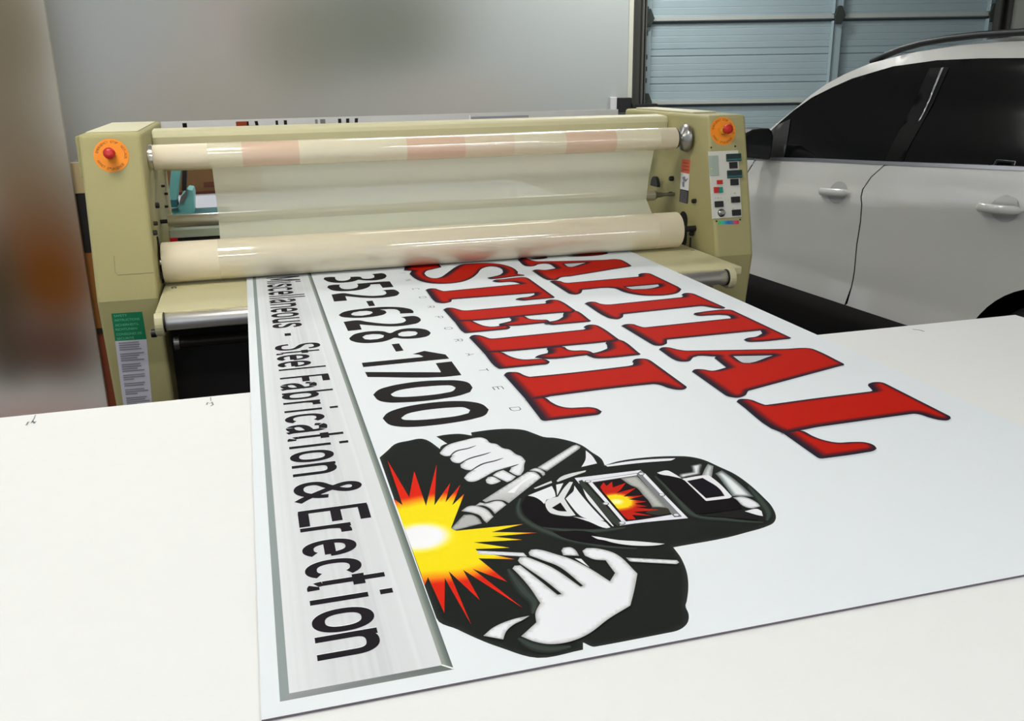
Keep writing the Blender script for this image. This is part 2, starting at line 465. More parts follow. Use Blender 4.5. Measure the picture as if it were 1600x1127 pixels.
for letters in WORDS:
    tag_mb = MB()
    for k_, shift, colr in ((4, .0009, (236, 240, 242)), (5, 0.0, (30, 26, 32))):
        for ch, y, ku in letters: glyph(tag_mb, ch, y + shift, ku, colr, zat(k_), a=(64 if shift else 61))
    tag_mb.build('tagline_word', M['ink'], sign, colors=True)

# ---- telephone number (traced outlines)
ph = MB()
DG = [
 ([('e1',[(155,215),(170,188),(250,180),(335,180),(342,210),(372,232),(430,240),(500,235),(560,215),(580,195),(570,178),(700,175),(735,180),(760,200),(830,208),(910,200),(950,185),(945,155),(910,135),(1000,125),(1080,122),(1130,145),(1142,170),(1110,200),(1020,225),(900,235),(780,232),(700,225),(640,245),(560,260),(440,270),(320,268),(220,250)])],),
 ([('e1',[(212,345),(230,315),(300,303),(410,300),(400,325),(430,355),(500,370),(600,365),(680,345),(697,315),(680,285),(860,270),(1030,255),(1190,248),(1250,335),(1080,350),(1035,290),(890,297),(880,320),(820,355),(700,385),(560,400),(400,402),(280,385)])],),
 ([('e1',[(280,455),(470,432),(600,450),(760,467),(900,475),(1020,470),(1110,455),(1140,435),(1120,405),(1070,390),(1150,380),(1260,378),(1320,405),(1343,432),(1310,465),(1200,490),(1060,505),(900,510),(740,503),(600,490),(495,480),(523,548),(320,565)])],),
 ([('e1',[(820,558),(920,550),(962,630),(868,638)])],),
 ([('e1',[(392,775),(450,735),(560,705),(740,680),(900,662),(1080,648),(1260,648),(1420,662),(1540,695),(1562,720),(1558,745),(1350,752),(1350,725),(1310,695),(1200,682),(1110,685),(1040,690),(1120,710),(1142,738),(1100,765),(1000,790),(850,810),(680,820),(540,815),(430,800)])],
  [('e1',[(585,760),(620,735),(720,715),(830,710),(905,720),(925,740),(880,765),(760,785),(650,785),(600,775)])]),
 ([('e2',[(135,265),(320,245),(420,262),(560,280),(700,290),(810,285),(890,268),(915,248),(900,225),(850,208),(940,195),(1040,195),(1090,220),(1103,245),(1070,275),(970,300),(840,318),(700,322),(560,315),(430,305),(335,298),(362,362),(190,380)])],),
 ([('e2',[(205,470),(260,425),(370,395),(520,380),(640,385),(720,405),(790,375),(880,352),(1000,345),(1120,352),(1200,378),(1225,405),(1200,435),(1110,462),(980,475),(860,475),(770,465),(720,485),(640,510),(500,528),(370,530),(270,515),(215,490)])],
  [('e2',[(370,455),(410,430),(500,418),(590,420),(640,435),(630,460),(560,480),(470,488),(400,482)])],[('e2',[(815,415),(860,392),(940,382),(1030,385),(1062,405),(1040,430),(970,445),(880,448),(825,438)])]),
 ([('e2',[(735,545),(828,535),(885,625),(790,638)])],),
 ([('e3',[(38,198),(720,132),(738,125),(690,105),(615,98),(750,62),(990,103),(1033,150),(55,247)])],),
 ([('e3',[(75,302),(935,305),(936,298),(878,202),(1060,182),(1172,338),(950,360),(105,360)])],),
 ([('e3',[(168,560),(220,510),(350,465),(560,425),(780,402),(980,395),(1150,400),(1260,430),(1298,480),(1270,530),(1150,570),(960,605),(720,635),(500,648),(330,648),(220,620)])],
  [('e3',[(368,555),(430,520),(600,485),(800,465),(960,455),(1060,458),(1105,480),(1085,510),(980,540),(800,565),(600,582),(460,585),(390,575)])]),
 ([('e3',[(275,830),(320,775),(450,720),(650,675),(880,645),(1100,632),(1280,640),(1420,675),(1482,730),(1450,785),(1330,830),(1130,870),(880,905),(660,925),(480,925),(340,895)])],
  [('e3',[(487,825),(540,785),(680,748),(880,720),(1080,705),(1200,705),(1270,735),(1250,770),(1130,800),(940,825),(730,845),(580,848),(505,840)])]),
]
for g in DG:
    paint(ph, [outline(*p, sharp=(8 if len(p[0][1]) < 12 else 42)) for p in g], (32, 29, 30), z=zat(4))
ph.build('phone_number_lettering', M['ink'], sign, colors=True)

# ---- small wide-spaced capitals
zz = zat(4)
for ch, yc in zip("INCORPORATED", [1.936, 1.832, 1.7107, 1.6066, 1.495, 1.3862, 1.279, 1.1732, 1.0603, 0.948, 0.832, 0.7145]):
    sm = MB(); x0, x1 = 0.4415, 0.459; hw = 0.0085; t = 0.0018
    K = {'I': [[(.5, 0), (.5, 1)]], 'N': [[(0, 0), (0, 1)], [(0, 1), (1, 0)], [(1, 0), (1, 1)]], 'C': [arc(.5, .5, .5, .5, 40, 320, 14, 3)], 'O': [arc(.5, .5, .5, .5, 0, 360, 20, 3)],
         'R': [[(0, 0), (0, 1)], [(0, 1), (.7, 1), (1, .85), (1, .65), (.7, .48), (0, .48)], [(.55, .48), (1, 0)]], 'P': [[(0, 0), (0, 1)], [(0, 1), (.7, 1), (1, .85), (1, .6), (.7, .44), (0, .44)]],
         'A': [[(0, 0), (.5, 1), (1, 0)], [(.2, .35), (.8, .35)]], 'T': [[(.5, 0), (.5, 1)], [(0, 1), (1, 1)]], 'E': [[(0, 0), (0, 1)], [(0, 1), (1, 1)], [(0, .5), (.9, .5)], [(0, 0), (1, 0)]],
         'D': [[(0, 0), (0, 1), (.7, 1), (1, .8), (1, .2), (.7, 0), (0, 0)]]}[ch]
    for st in K:
        stroke(sm, [(x0 + v * (x1 - x0), yc + hw - 2 * hw * u) for u, v in st], t, (66, 66, 70), zz)
    sm.build('small_capital', M['ink'], sign, colors=True)


# ---- big red letters with dark airbrushed edges
red = MB()
def wred(v, r):
    base = np.clip(v @ np.array([-0.97, -0.22]), 0, 1)
    low = np.clip(v @ np.array([0.25, -0.97]), 0, 1)
    return 0.0072 + 0.0165 * base ** 1.5 + 0.0065 * low ** 2
def cred(p, d):
    if d < 0.34: return (36, 30, 44)
    t = (d - 0.34) / 0.75
    if t < 0.5: return mixc((34, 28, 42), (118, 22, 24), t / 0.5)
    return mixc((118, 22, 24), (176, 24, 7), sstep((t - 0.5) / 0.5))
def shade(polys):
    """soft grey print below a letter"""
    for lv, (k, c) in enumerate(((0.0085, (216, 221, 225)), (0.0055, (207, 212, 216)), (0.0025, (190, 195, 200)))):
        P = [[(p[0] - 0.45 * k - 0.0008, p[1] - k) for p in poly] for poly in polys[:1]]
        paint(red, P, c, z=zat(1 + lv))
LET = [
 # C of the upper word (most of it is under the roller)
 [[('c8',[(190,125),(300,104),(430,92),(446,104),(390,118),(300,122)])]],
 [[('c8',[(690,86),(800,68),(1000,48),(1180,37),(1206,50),(1120,68),(900,86)])]],
 # A
 [[('c8',[(70,125),(150,105),(250,135),(330,148),(800,140),(1130,130),(1350,125),(1430,160),(1497,205),(1470,215),(740,335),(600,355),(570,378),(510,385),(430,378),(250,265),(290,252),(420,255),(545,235),(470,185),(330,185),(290,203),(220,212),(150,200)])],[('c8',[(655,180),(920,165),(880,178),(705,215)])]],
 # P
 [[('c8',[(470,400),(500,390),(600,395),(650,412),(720,415)]),('d1',[(935,80),(950,72),(940,60),(965,48),(1060,48),(1100,65),(1340,180),(1375,205),(1350,235),(1280,258),(1100,272),(950,265),(800,235),(700,197),(385,212),(375,238),(330,258),(270,255),(240,245)])],[('d1',[(820,185),(1140,158),(1150,175),(1080,195),(930,205),(880,205)])]],
 # I
 [[('d2',[(85,285),(120,270),(190,268),(240,285),(290,293),(360,292),(1050,222),(1070,212),(1055,195),(1080,182),(1160,182),(1200,195),(1495,325),(1480,335),(1420,335),(1360,328),(1270,312),(1180,318),(475,392),(470,420),(430,440),(370,440),(310,425)])]],
 # T
 [[('d3',[(60,168),(90,155),(170,153),(220,170),(280,180),(1040,100),(1030,85),(960,72),(860,75),(740,78),(705,66),(720,52),(860,32),(1000,22),(1060,30),(1580,275),(1560,285),(1260,312),(1180,308),(1155,292),(1180,278),(1270,262),(1320,235),(1305,210),(470,292),(470,325),(430,343),(360,343),(310,320)])]],
 # A
 [[('d4',[(50,140),(70,125),(130,122),(200,138),(290,150),(1100,135),(1310,130),(1360,145),(1590,258),(1595,272),(1540,285),(800,485),(775,520),(720,542),(660,540),(600,520),(325,325),(345,308),(410,305),(500,317),(610,290),(512,212),(525,200),(340,205),(310,235),(250,243),(190,232)])],[('d5',[(685,135),(1180,125),(820,218)])]],
 # L (arm first, stem over it)
 [[('d6',[(480,575),(700,575),(800,625),(900,662),(1040,688),(1180,682),(1300,685),(1390,715),(1415,745),(1390,765),(1300,785),(900,842),(840,830)])]],
 [[('d6',[(65,295),(85,275),(150,268),(220,280),(290,308),(360,325),(800,265),(1350,197),(1375,188),(1330,140),(1335,122),(1380,108),(1470,110),(1530,135)]),('d7',[(760,145),(1480,510),(1498,535),(1470,558),(1380,560),(1250,530),(1130,492),(1050,488),(0,635)]),('d6',[(690,570),(495,592)])]],
 # S
 [[('c1',[(100,215),(300,190),(520,175),(560,222),(440,250),(370,270),(345,300),(370,330),(430,355),(500,358),(560,340),(620,300),(680,255),(740,215),(800,190),(900,178),(1100,170),(1280,180),(1390,205),(1470,240),(1515,280),(1510,305),(1590,318),(1598,328),(1500,335),(1400,348),(1230,368),(1150,366),(1133,352),(1220,335),(1290,315),(1328,288),(1320,255),(1270,225),(1190,212),(1110,222),(1050,250),(1010,300),(950,350),(850,395),(720,420),(560,430),(400,420),(280,390),(200,345),(160,305),(185,268),(90,262)])]],
 # T
 [[('c1',[(360,505),(400,490),(480,488),(540,508),(600,520)]),('c2',[(1060,110),(1000,92),(920,86),(800,93),(740,86),(712,75),(740,62),(850,50),(1000,32),(1130,28),(1190,55),(1495,275),(1480,287),(1200,312),(1100,320),(1010,310),(1005,300),(1040,288),(1180,268),(1240,245),(1240,227)]),('c1',[(690,625),(680,655),(600,672),(520,668),(480,655)])]],
 # E: top arm, lower arm, middle arm, stem
 [[('c3',[(1290,118),(1400,98),(1560,203),(1540,212),(1200,243),(1140,240),(1095,222),(1100,208),(1145,208),(1230,190),(1280,160),(1280,135)])]],
 [[('c3',[(183,200),(360,200),(420,225),(480,248),(560,260),(720,250),(755,265),(740,280),(680,292),(330,325),(290,322)])]],
 [[('c3',[(740,168),(890,155),(940,180),(1060,190),(1120,192),(1145,208),(1130,235),(1090,225),(750,255),(640,250),(640,232),(750,205),(762,190)])]],
 [[('c2',[(100,432),(140,412),(220,410),(280,425),(340,440),(430,440),(1370,355),(1388,345),(1375,330),(1400,315),(1500,308),(1570,325)]),('c3',[(1400,95),(1380,118),(1280,122),(900,155),(350,205),(186,207)])]],
 # E
 [[('c4',[(650,300),(780,270),(1010,425),(980,435),(600,470),(520,465),(450,440),(460,410),(510,412),(600,390),(660,365),(655,330),(640,310)])]],
 [[('c5',[(228,332),(430,338),(490,368),(570,398),(660,412),(770,408),(880,410),(928,435),(915,455),(840,470),(440,510),(390,508)])]],
 [[('c5',[(900,292),(1080,282),(1110,305),(1160,318),(1290,318),(1350,330),(1385,350),(1370,385),(1310,370),(920,410),(770,395),(790,378),(905,345),(910,325),(895,305)])]],
 [[('c5',[(88,187),(110,165),(180,158),(240,172),(300,192),(370,192),(1270,102),(1300,92),(1278,76),(1310,56),(1400,52),(1460,75)]),('c4',[(780,270),(740,285),(640,300),(230,340)]),('c5',[(430,335),(236,342)])]],
 # L
 [[('c6',[(270,425),(480,412),(540,455),(620,495),(720,515),(850,512),(950,510),(1020,525),(1070,555),(1050,580),(1000,595),(520,650),(460,652),(430,635)])]],
 [[('c6',[(48,175),(75,150),(140,143),(200,148),(270,180),(330,192),(800,145)]),('c7',[(870,235),(935,222),(945,205),(930,182),(950,160),(1020,148),(1100,155),(1160,185),(1545,465),(1550,482),(1520,500),(1440,505),(1340,485),(1240,450),(1150,442),(700,490),(0,580)]),('c6',[(500,407),(285,440)])]],
]
polys_all = [[outline(*p, sharp=48) for p in g] for g in LET]
for ps in polys_all: shade(ps)
for k_, ps in enumerate(polys_all): paint(red, ps, cred, 0.0034, wred, z=zat(5 if len(LET[k_][0][0][1]) < 2 else 4) + .000012 * (k_ % 5))
red.build('red_lettering', M['ink'], sign, colors=True)

# ---- welder picture
LAY[0] = 3; STEP[0] = 0.000014
wd = MB()
DK = (27, 30, 27); BK = (12, 8, 10); WH = (226, 228, 233); GR = (168, 169, 168)
def soft(edge, core, w, side=None):
    def f(p, d): return mixc(edge, core, sstep(d / w))
    return f
def P1(col, *parts, sharp=40, sp=None, holes=()):
    paint(wd, [outline(*parts, sharp=sharp)] + [outline(*h, sharp=sharp) for h in holes], col, sp)
def LN(width, col, cn, pts): stroke(wd, SP(smooth_line(G((cn, pts)))), width, col, taper=True)
def smooth_line(pts, n=5):
    return crv(pts, n)
def bandx(x): return 0
body = outline(('w1',[(20,335),(100,265),(180,195),(320,160),(450,138),(520,155),(650,245),(655,225),(690,200),(725,190),(610,115),(700,98),(860,88),(980,105)]),
               ('w2',[(240,73),(450,45),(640,35),(800,50),(900,85),(1000,120),(1120,130),(1280,165),(1400,210),(1500,280),(1600,350)]),
               ('g4',[(420,150),(500,125),(700,98),(870,92)]),
               ('w6',[(560,100),(720,135),(900,215),(1080,300),(1260,430),(1400,560),(1500,670),(1545,790),(1520,850),(1450,890),(1200,965),(1000,1018)]),
               ('w7',[(1360,78),(1420,160),(1465,270),(1478,380),(1465,500),(1456,535),(1480,600),(1475,660),(1430,710),(1350,740),(750,855),(655,822),(655,878),(300,942),(0,858)]),
               ('w8',[(430,585),(200,480),(10,378)]), sharp=45)
body = [((max(p[0], R_out) if p[1] > 0.05 else p[0]), p[1]) for p in body]
def cbody(p, d): return mixc((42, 47, 43), DK, sstep(d / 0.006))
paint(wd, [body], cbody, 0.006)
# star burst
star = G(('w3',[(100,530),(195,600),(35,130),(262,515),(315,245),(437,605),(548,175),(525,600),(690,365),(640,570),(795,385),(710,600),(835,480),(700,830),(750,865),(1450,795),(1120,878),(1600,885),(1120,925),(1440,958),(930,985),(1310,1042),(945,1055)]),
         ('w4',[(815,186),(845,215),(1230,295),(850,285),(1150,530),(790,395),(1310,800),(690,405),(865,720),(540,420),(775,975),(500,490),(495,855),(325,480),(290,565),(250,440)]))
starp = SP(star); starp = [(max(p[0], R_out + 0.0005), p[1]) for p in starp]
def cstar(p, d):
    v = np.array(p) - np.array((0.205, 0.302)); r = math.hypot(v[0] * 0.98, v[1] * 1.0)
    if r < 0.024: return (238, 238, 242)
    if r < 0.044: return mixc((238, 238, 242), (236, 218, 30), sstep((r - 0.024) / 0.020))
    # the glow turns red further out towards the right
    a = 0.086 + 0.030 * max(0, v[0] / (r + 1e-9))
    if r < a: return (233, 212, 22)
    if r < a + 0.018: return mixc((233, 212, 22), (236, 134, 22), (r - a) / 0.018)
    if r < a + 0.032: return mixc((236, 134, 22), (206, 34, 14), (r - a - 0.018) / 0.014)
    return (206, 34, 14)
paint(wd, [starp], cstar, 0.0045)
P1(soft((190, 192, 194), WH, .003), ('w4',[(838,205),(1320,228),(1357,268),(845,240)]), sp=.004)
# hand on the torch
P1(soft((172, 175, 175), WH, .004), ('w1',[(648,285),(690,235),(735,203),(900,155),(1020,128),(1090,128),(1140,150),(1165,178),(1240,195),(1300,235),(1380,255),(1440,300),(1500,325),(1540,370),(1527,410),(1522,470),(1490,518),(1455,522),(1370,480),(1395,440),(1300,455),(1220,480),(1100,545),(1010,585),(940,582),(900,548),(935,505),(990,468),(920,462),(868,440),(862,410),(905,378),(835,394),(775,375),(755,345),(780,315),(700,320),(655,300)]), sp=.005)
for pts in ([(745,330),(820,268),(940,240),(1025,210)], [(850,400),(960,345),(1100,305),(1180,280)], [(925,505),(1080,408),(1220,370),(1310,340)], [(1220,480),(1380,435),(1470,405)]):
    LN(.0042, (60, 58, 66), 'w1', pts)
P1(soft((172, 175, 175), WH, .0035), ('w1',[(1200,520),(1240,490),(1310,465),(1440,535),(1400,570),(1350,592),(1290,565)]), sp=.005)
P1(soft((172, 175, 175), WH, .0035), ('w1',[(1125,570),(1150,540),(1200,535),(1285,580),(1260,595),(1180,615),(1135,600)]), sp=.005)
# torch
P1(soft((120, 122, 122), (222, 224, 226), .0055), ('w2',[(930,440),(1290,215),(1340,200),(1380,220),(1370,245),(1030,480)]), sp=.004)
P1(soft((130, 132, 132), (226, 226, 228), .004), ('w2',[(845,472),(900,447),(960,455),(1010,490),(1012,515),(990,530),(950,492),(900,478)]), sp=.004)
def ctorch(p, d):
    t = (p[1] - 0.345) / 0.10
    return mixc((150, 151, 150), mixc((168, 169, 168), (226, 228, 230), sstep(t)), sstep(d / .003))
P1(ctorch, ('w3',[(1025,550),(1490,255)]), ('w2',[(850,485),(900,485),(940,510),(968,545)]), ('w3',[(1300,578),(1250,552),(1160,545),(1060,570)]), sp=.005)
P1((232, 234, 236), ('w2',[(620,700),(700,640),(880,500),(920,520),(760,620),(690,705)]))
P1(soft((150, 151, 150), (216, 218, 219), .004), ('w3',[(950,605),(1000,570),(1060,580),(1160,555),(1230,560),(1275,595),(1155,690),(1110,640),(1040,605)]), sp=.004)
P1(soft((150, 151, 150), (210, 211, 212), .004), ('w3',[(805,660),(880,610),(980,610),(1080,650),(1140,720),(1070,785),(1040,760),(1000,710),(920,680)]), sp=.004)
P1(soft((110, 112, 112), (172, 173, 172), .003), ('w3',[(700,840),(830,700),(920,700),(990,740),(1020,790),(740,862)]), sp=.004)
# helmet
for wdt, c_ in ((.016, (32, 36, 32)), (.011, (42, 49, 44)), (.006, (56, 66, 59))):
    LN(wdt, c_, 'w5', [(88,395),(62,480),(84,570),(160,640),(290,712),(430,768),(560,815),(760,862),(980,898),(1300,920)])
    LN(wdt, c_, 'w5', [(330,700),(560,728),(800,735),(980,725),(1180,700)])
    LN(wdt, c_, 'w6', [(170,325),(300,450),(430,590),(560,730),(700,790),(960,815),(1180,838),(1400,850)])
    LN(wdt, c_, 'w6', [(1230,440),(1310,530),(1400,640),(1462,750),(1440,830)])
for wdt, c_ in ((.018, (33, 38, 34)), (.013, (42, 48, 44)), (.007, (54, 62, 57))):
    LN(wdt, c_, 'w7', [(70,250),(130,340),(200,430),(275,510),(262,600)])
    LN(wdt, c_, 'w7', [(150,790),(260,850),(400,875),(560,855)])
P1((16, 11, 14), ('w5',[(420,742),(820,748),(900,790),(1000,850),(1250,895),(1000,885),(700,850),(520,800)]))
P1(BK, ('w5',[(150,375),(220,385),(280,415),(330,460),(370,540),(440,575),(640,600),(900,680),(980,710),(800,716),(560,705),(310,690),(200,630),(120,550),(98,460)]))
P1(WH, ('w5',[(165,368),(415,268),(445,330),(455,378),(360,410),(335,455),(300,420),(240,385)]))
P1(WH, ('w5',[(460,255),(535,238),(500,310),(470,368)]))
P1((214, 216, 218), ('w5',[(345,440),(380,405),(480,380),(540,290),(600,225),(635,228),(600,300),(560,370),(545,400),(600,490),(662,572),(600,582),(450,565),(395,545),(355,490)]), holes=([('w5',[(415,495),(505,440),(570,533),(480,525)])],))
P1(BK, ('w5',[(415,497),(505,440),(572,535),(480,527)]))
P1(WH, ('w5',[(650,265),(700,335),(830,490),(962,630),(760,603),(700,570),(620,480),(560,400),(600,360),(640,320)]))
P1((225, 226, 230), ('w5',[(735,285),(790,350),(900,490),(1062,690),(1040,682),(900,535),(780,392)]))
P1((225, 226, 230), ('w5',[(640,588),(760,607),(965,642),(1025,700),(980,708),(800,640)]))
P1((205, 210, 208), ('w5',[(225,292),(410,215),(418,235),(250,298)]))
P1((205, 210, 208), ('w5',[(465,215),(500,180),(560,152),(770,105),(765,122),(640,165),(475,227)]))
P1(WH, ('w2',[(1435,265),(1500,320),(1553,400),(1390,437),(1432,360)]))
P1(WH, ('g4',[(425,152),(560,128),(720,113),(862,108),(830,122),(640,137),(440,160)]))
# window frame of the helmet
P1((222, 223, 232), ('w5',[(652,186),(1340,103)]), ('w6',[(545,805),(0,858)]), ('w5',[(1120,682),(1148,640),(790,235),(720,215),(700,245)]), sharp=10)
P1((52, 58, 52), ('w5',[(690,218),(730,205),(1125,640),(1105,692),(1040,650),(735,290)]), sharp=10)
P1((120, 122, 126), ('w5',[(780,214),(1310,132)]), ('w6',[(10,262),(480,770),(470,790),(390,795)]), ('w5',[(1300,170),(840,240),(1180,640),(1160,652)]), sharp=10)
P1((226, 226, 232), ('w5',[(790,225),(835,228),(1180,640),(1150,650)]), sharp=10)
P1((226, 226, 232), ('w5',[(800,214),(1300,140),(1300,158),(835,228)]), sharp=10)
P1((226, 226, 232), ('w6',[(20,285),(60,300),(520,790),(480,790),(40,330)]), sharp=10)
P1((24, 15, 16), ('w5',[(838,235),(1305,158)]), ('w6',[(0,350),(365,765),(0,825)]), ('w5',[(1187,640)]), sharp=10)
P1(soft((120, 122, 118), (176, 178, 174), .006), ('w5',[(1130,190),(1300,165)]), ('w6',[(0,360),(310,690),(210,680),(140,680),(90,600),(40,550)]), ('w5',[(1370,370),(1300,290),(1235,262)]), sp=.004)
P1((52, 50, 40), ('w6',[(140,680),(230,683),(320,695),(350,750),(200,770),(60,745)]))
mini = SP(G(('w5',[(945,325),(918,280),(955,232),(985,270),(1042,225),(1050,285),(1185,238),(1130,310),(1085,345),(1292,290),(1160,380),(1375,368),(1215,410),(1400,432),(1270,455),(1410,482),(1275,492),(1530,520),(1255,540),(1455,580),(1250,572),(1290,615),(1210,622),(1165,585),(1010,400),(958,340)])))
mc = np.array(on_z(964, 785, ST)[:2])
def cmini(p, d):
    r = np.linalg.norm(np.array(p) - mc)
    if r < .005: return (250, 240, 170)
    if r < .010: return mixc((250, 240, 170), (240, 214, 28), (r - .005) / .005)
    if r < .021: return (238, 210, 26)
    return mixc((236, 150, 22), (184, 28, 12), (r - .021) / .008)
paint(wd, [mini], cmini, 0.0035)
for cn, x, y in (('w5',790,222),('w5',1345,145),('w5',975,455),('w5',1560,365),('w5',1145,658),('w6',410,772)):
    c = np.array(on_z(*G((cn, [(x, y)]))[0], ST)[:2]); 
    paint(wd, [[(c[0] + .0048 * math.cos(a), c[1] + .0048 * math.sin(a)) for a in np.linspace(0, 2 * PI, 14)[:-1]]], (88, 90, 96))
    paint(wd, [[(c[0] + .0034 * math.cos(a) + .0004, c[1] + .0034 * math.sin(a) + .0005) for a in np.linspace(0, 2 * PI, 14)[:-1]]], (216, 218, 224))
# forehead of the helmet
P1(BK, ('w6',[(190,320),(230,305),(470,345),(520,385),(750,605),(1040,580),(1095,610),(1160,700),(900,735),(640,762),(420,560)]))
P1((26, 26, 25), ('w6',[(650,778),(1140,708),(1200,735),(1350,790),(1335,828),(1000,800)]))
P1(soft(DK, WH, .007), ('w6',[(430,330),(450,300),(590,280),(570,205),(715,178),(700,240),(690,310),(560,335),(475,358)]), sp=.003)
P1(soft((120, 128, 126), (222, 226, 228), .008), ('w6',[(740,240),(770,190),(835,215),(815,340),(700,330)]), sp=.003)
P1(soft((90, 100, 100), (224, 229, 231), .009), ('w6',[(855,300),(930,262),(1060,355),(1200,475),(1290,565),(1180,563),(1050,556),(965,440),(900,350)]), sp=.003)
P1(WH, ('w6',[(193,290),(310,265),(385,300),(475,357),(340,327),(230,308)]))
P1((226, 226, 230), ('w6',[(475,360),(700,322),(780,318),(910,420),(1045,562),(1010,582),(760,612),(735,598),(520,390)]), holes=([('w6',[(533,385),(712,350),(900,470),(962,555),(750,582)])],))
P1((18, 13, 22), ('w6',[(533,385),(712,350),(900,470),(962,555),(750,582)]))
P1(soft((150, 154, 154), WH, .004), ('w6',[(1055,572),(1180,566),(1340,640),(1367,675),(1260,696),(1160,662),(1100,602)]), sp=.004)
P1(WH, ('w6',[(1190,730),(1330,703),(1380,728),(1397,786),(1340,775)]))
P1((222, 225, 226), ('w5',[(828,793),(900,803),(1100,835),(1340,852),(1590,875),(1520,890),(1250,892),(1060,865),(960,838),(890,825)]))
# open hand
P1(soft((168, 168, 166), WH, .0045), ('w7',[(103,250),(120,228),(165,225),(300,330),(455,455),(488,450),(365,350),(165,212),(146,188),(160,163),(205,160),(300,192),(420,245),(635,392),(655,385),(470,237),(330,182),(238,148),(230,125),(248,103),(300,100),(450,140),(560,175),(700,245),(865,350),(905,285),(870,240),(832,186),(740,178),(670,150),(650,112),(682,90),(760,92),(920,140),(1080,290),(1055,420),(1025,540),(860,640),(700,760),(560,820),(400,842),(270,820),(172,780),(290,672),(283,600),(320,520),(240,400),(140,285)]), sp=.005, sharp=35)
P1(soft((150, 150, 150), WH, .004), ('w7',[(485,110),(500,87),(560,84),(600,110),(624,152),(500,146)]), sp=.004)
P1(WH, ('w7',[(590,170),(640,174),(706,242)]))
P1(soft((160, 162, 160), WH, .003), ('w7',[(990,165),(1390,185),(1406,203),(1380,216),(1030,196)]), sp=.004)
P1(soft((170, 172, 172), WH, .003), ('w8',[(430,545),(520,470),(700,395),(842,365),(780,405),(700,445),(635,505),(607,578)]), sp=.004)
wd.build('welder_picture', M['ink'], sign, colors=True)
# ================================================================== TABLE
TX0, TX1, TY0, TY1 = -1.89, 1.768, -0.46, 0.967
table = empty('work_table', (0, 0.2, 0))
tag(table, 'large white laminate work table carrying the printed sign in the foreground', 'table')
b = MB(); b.box(TX0, TX1, TY0, TY1, TT - 0.03, TT)
b.build('tabletop', M['table'], table, bevel=0.002)
b = MB(); b.box(TX0 + .08, TX1 - .08, TY0 + .08, TY0 + .11, .80, TT - .031); b.box(TX0 + .08, TX1 - .08, TY1 - .11, TY1 - .08, .80, TT - .031); b.box(TX0 + .08, TX0 + .11, TY0 + .11, TY1 - .11, .80, TT - .031); b.box(TX1 - .11, TX1 - .08, TY0 + .11, TY1 - .11, .80, TT - .031)
b.build('apron', M['table_edge'], table)
for lx in (TX0 + .1, -0.1, TX1 - .17):
    for ly in (TY0 + .1, TY1 - .17):
        b = MB(); b.box(lx, lx + .07, ly, ly + .07, 0, .80); b.build('leg', M['table_edge'], table, bevel=.003)
# pencil ticks and scribbled figures near the far edge
def tick(strokes):
    pm = MB()
    for pts, w in strokes:
        P = [np.array(on_z(x, y, TT)[:2]) for x, y in pts]; vs = []; fs = []
        for i, p in enumerate(P):
            d = P[min(i + 1, len(P) - 1)] - P[max(i - 1, 0)]; d = d / np.linalg.norm(d); n = np.array([-d[1], d[0]])
            vs += [(*(p + n * w / 2), TT + .0003), (*(p - n * w / 2), TT + .0003)]
        for i in range(len(P) - 1): fs.append((2 * i, 2 * i + 1, 2 * i + 3, 2 * i + 2))
        pm.add(vs, fs, 0)
    pm.build('pencil_mark', M['pencil'], table)
tick([([(55.5,649),(53,655),(50,660)],.0018), ([(41,665),(44.5,659.5),(48.5,661.5),(51,658),(54,662),(56,659)],.003)])
tick([([(329,621),(329.5,627)],.0016), ([(323,633),(324.5,629),(328,631),(331,628.5),(333,633),(329,635)],.003)])
tick([([(1426,515),(1433,515.6),(1438,516.4),(1444,518.4)],.0045)])

# ================================================================== LAMINATOR
XL, XR = -0.2345, 1.458          # inner faces of the two end housings
OL, OR = -0.392, 1.592           # outer faces
def yf(z): return 1.98 - (1.375 - z) * 0.2386          # sloping front of the housings above the fold
ZF = 0.935; ZTOP = 1.371
lam = empty('roll_laminator', (0.6, 2.3, 0))
tag(lam, 'cream wide-format roll laminator with two end housings, pulling in the sign', 'laminator')
prof = [(yf(ZTOP), ZTOP), (yf(ZF), ZF), (1.93, 0.58), (1.95, 0.10), (2.62, 0.10), (2.66, 0.6), (2.66, ZTOP)]
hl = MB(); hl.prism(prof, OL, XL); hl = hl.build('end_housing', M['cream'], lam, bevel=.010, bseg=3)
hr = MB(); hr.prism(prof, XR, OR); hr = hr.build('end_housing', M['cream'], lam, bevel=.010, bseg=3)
# top lids, side cover seams
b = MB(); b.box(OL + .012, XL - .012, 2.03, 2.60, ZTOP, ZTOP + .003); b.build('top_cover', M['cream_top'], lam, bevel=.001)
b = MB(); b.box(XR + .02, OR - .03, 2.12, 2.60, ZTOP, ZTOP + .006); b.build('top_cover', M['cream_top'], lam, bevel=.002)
b = MB(); b.box(OL - .012, OL, 2.0, 2.62, 1.255, 1.365); b.build('side_cover', M['cream'], lam, bevel=.004)
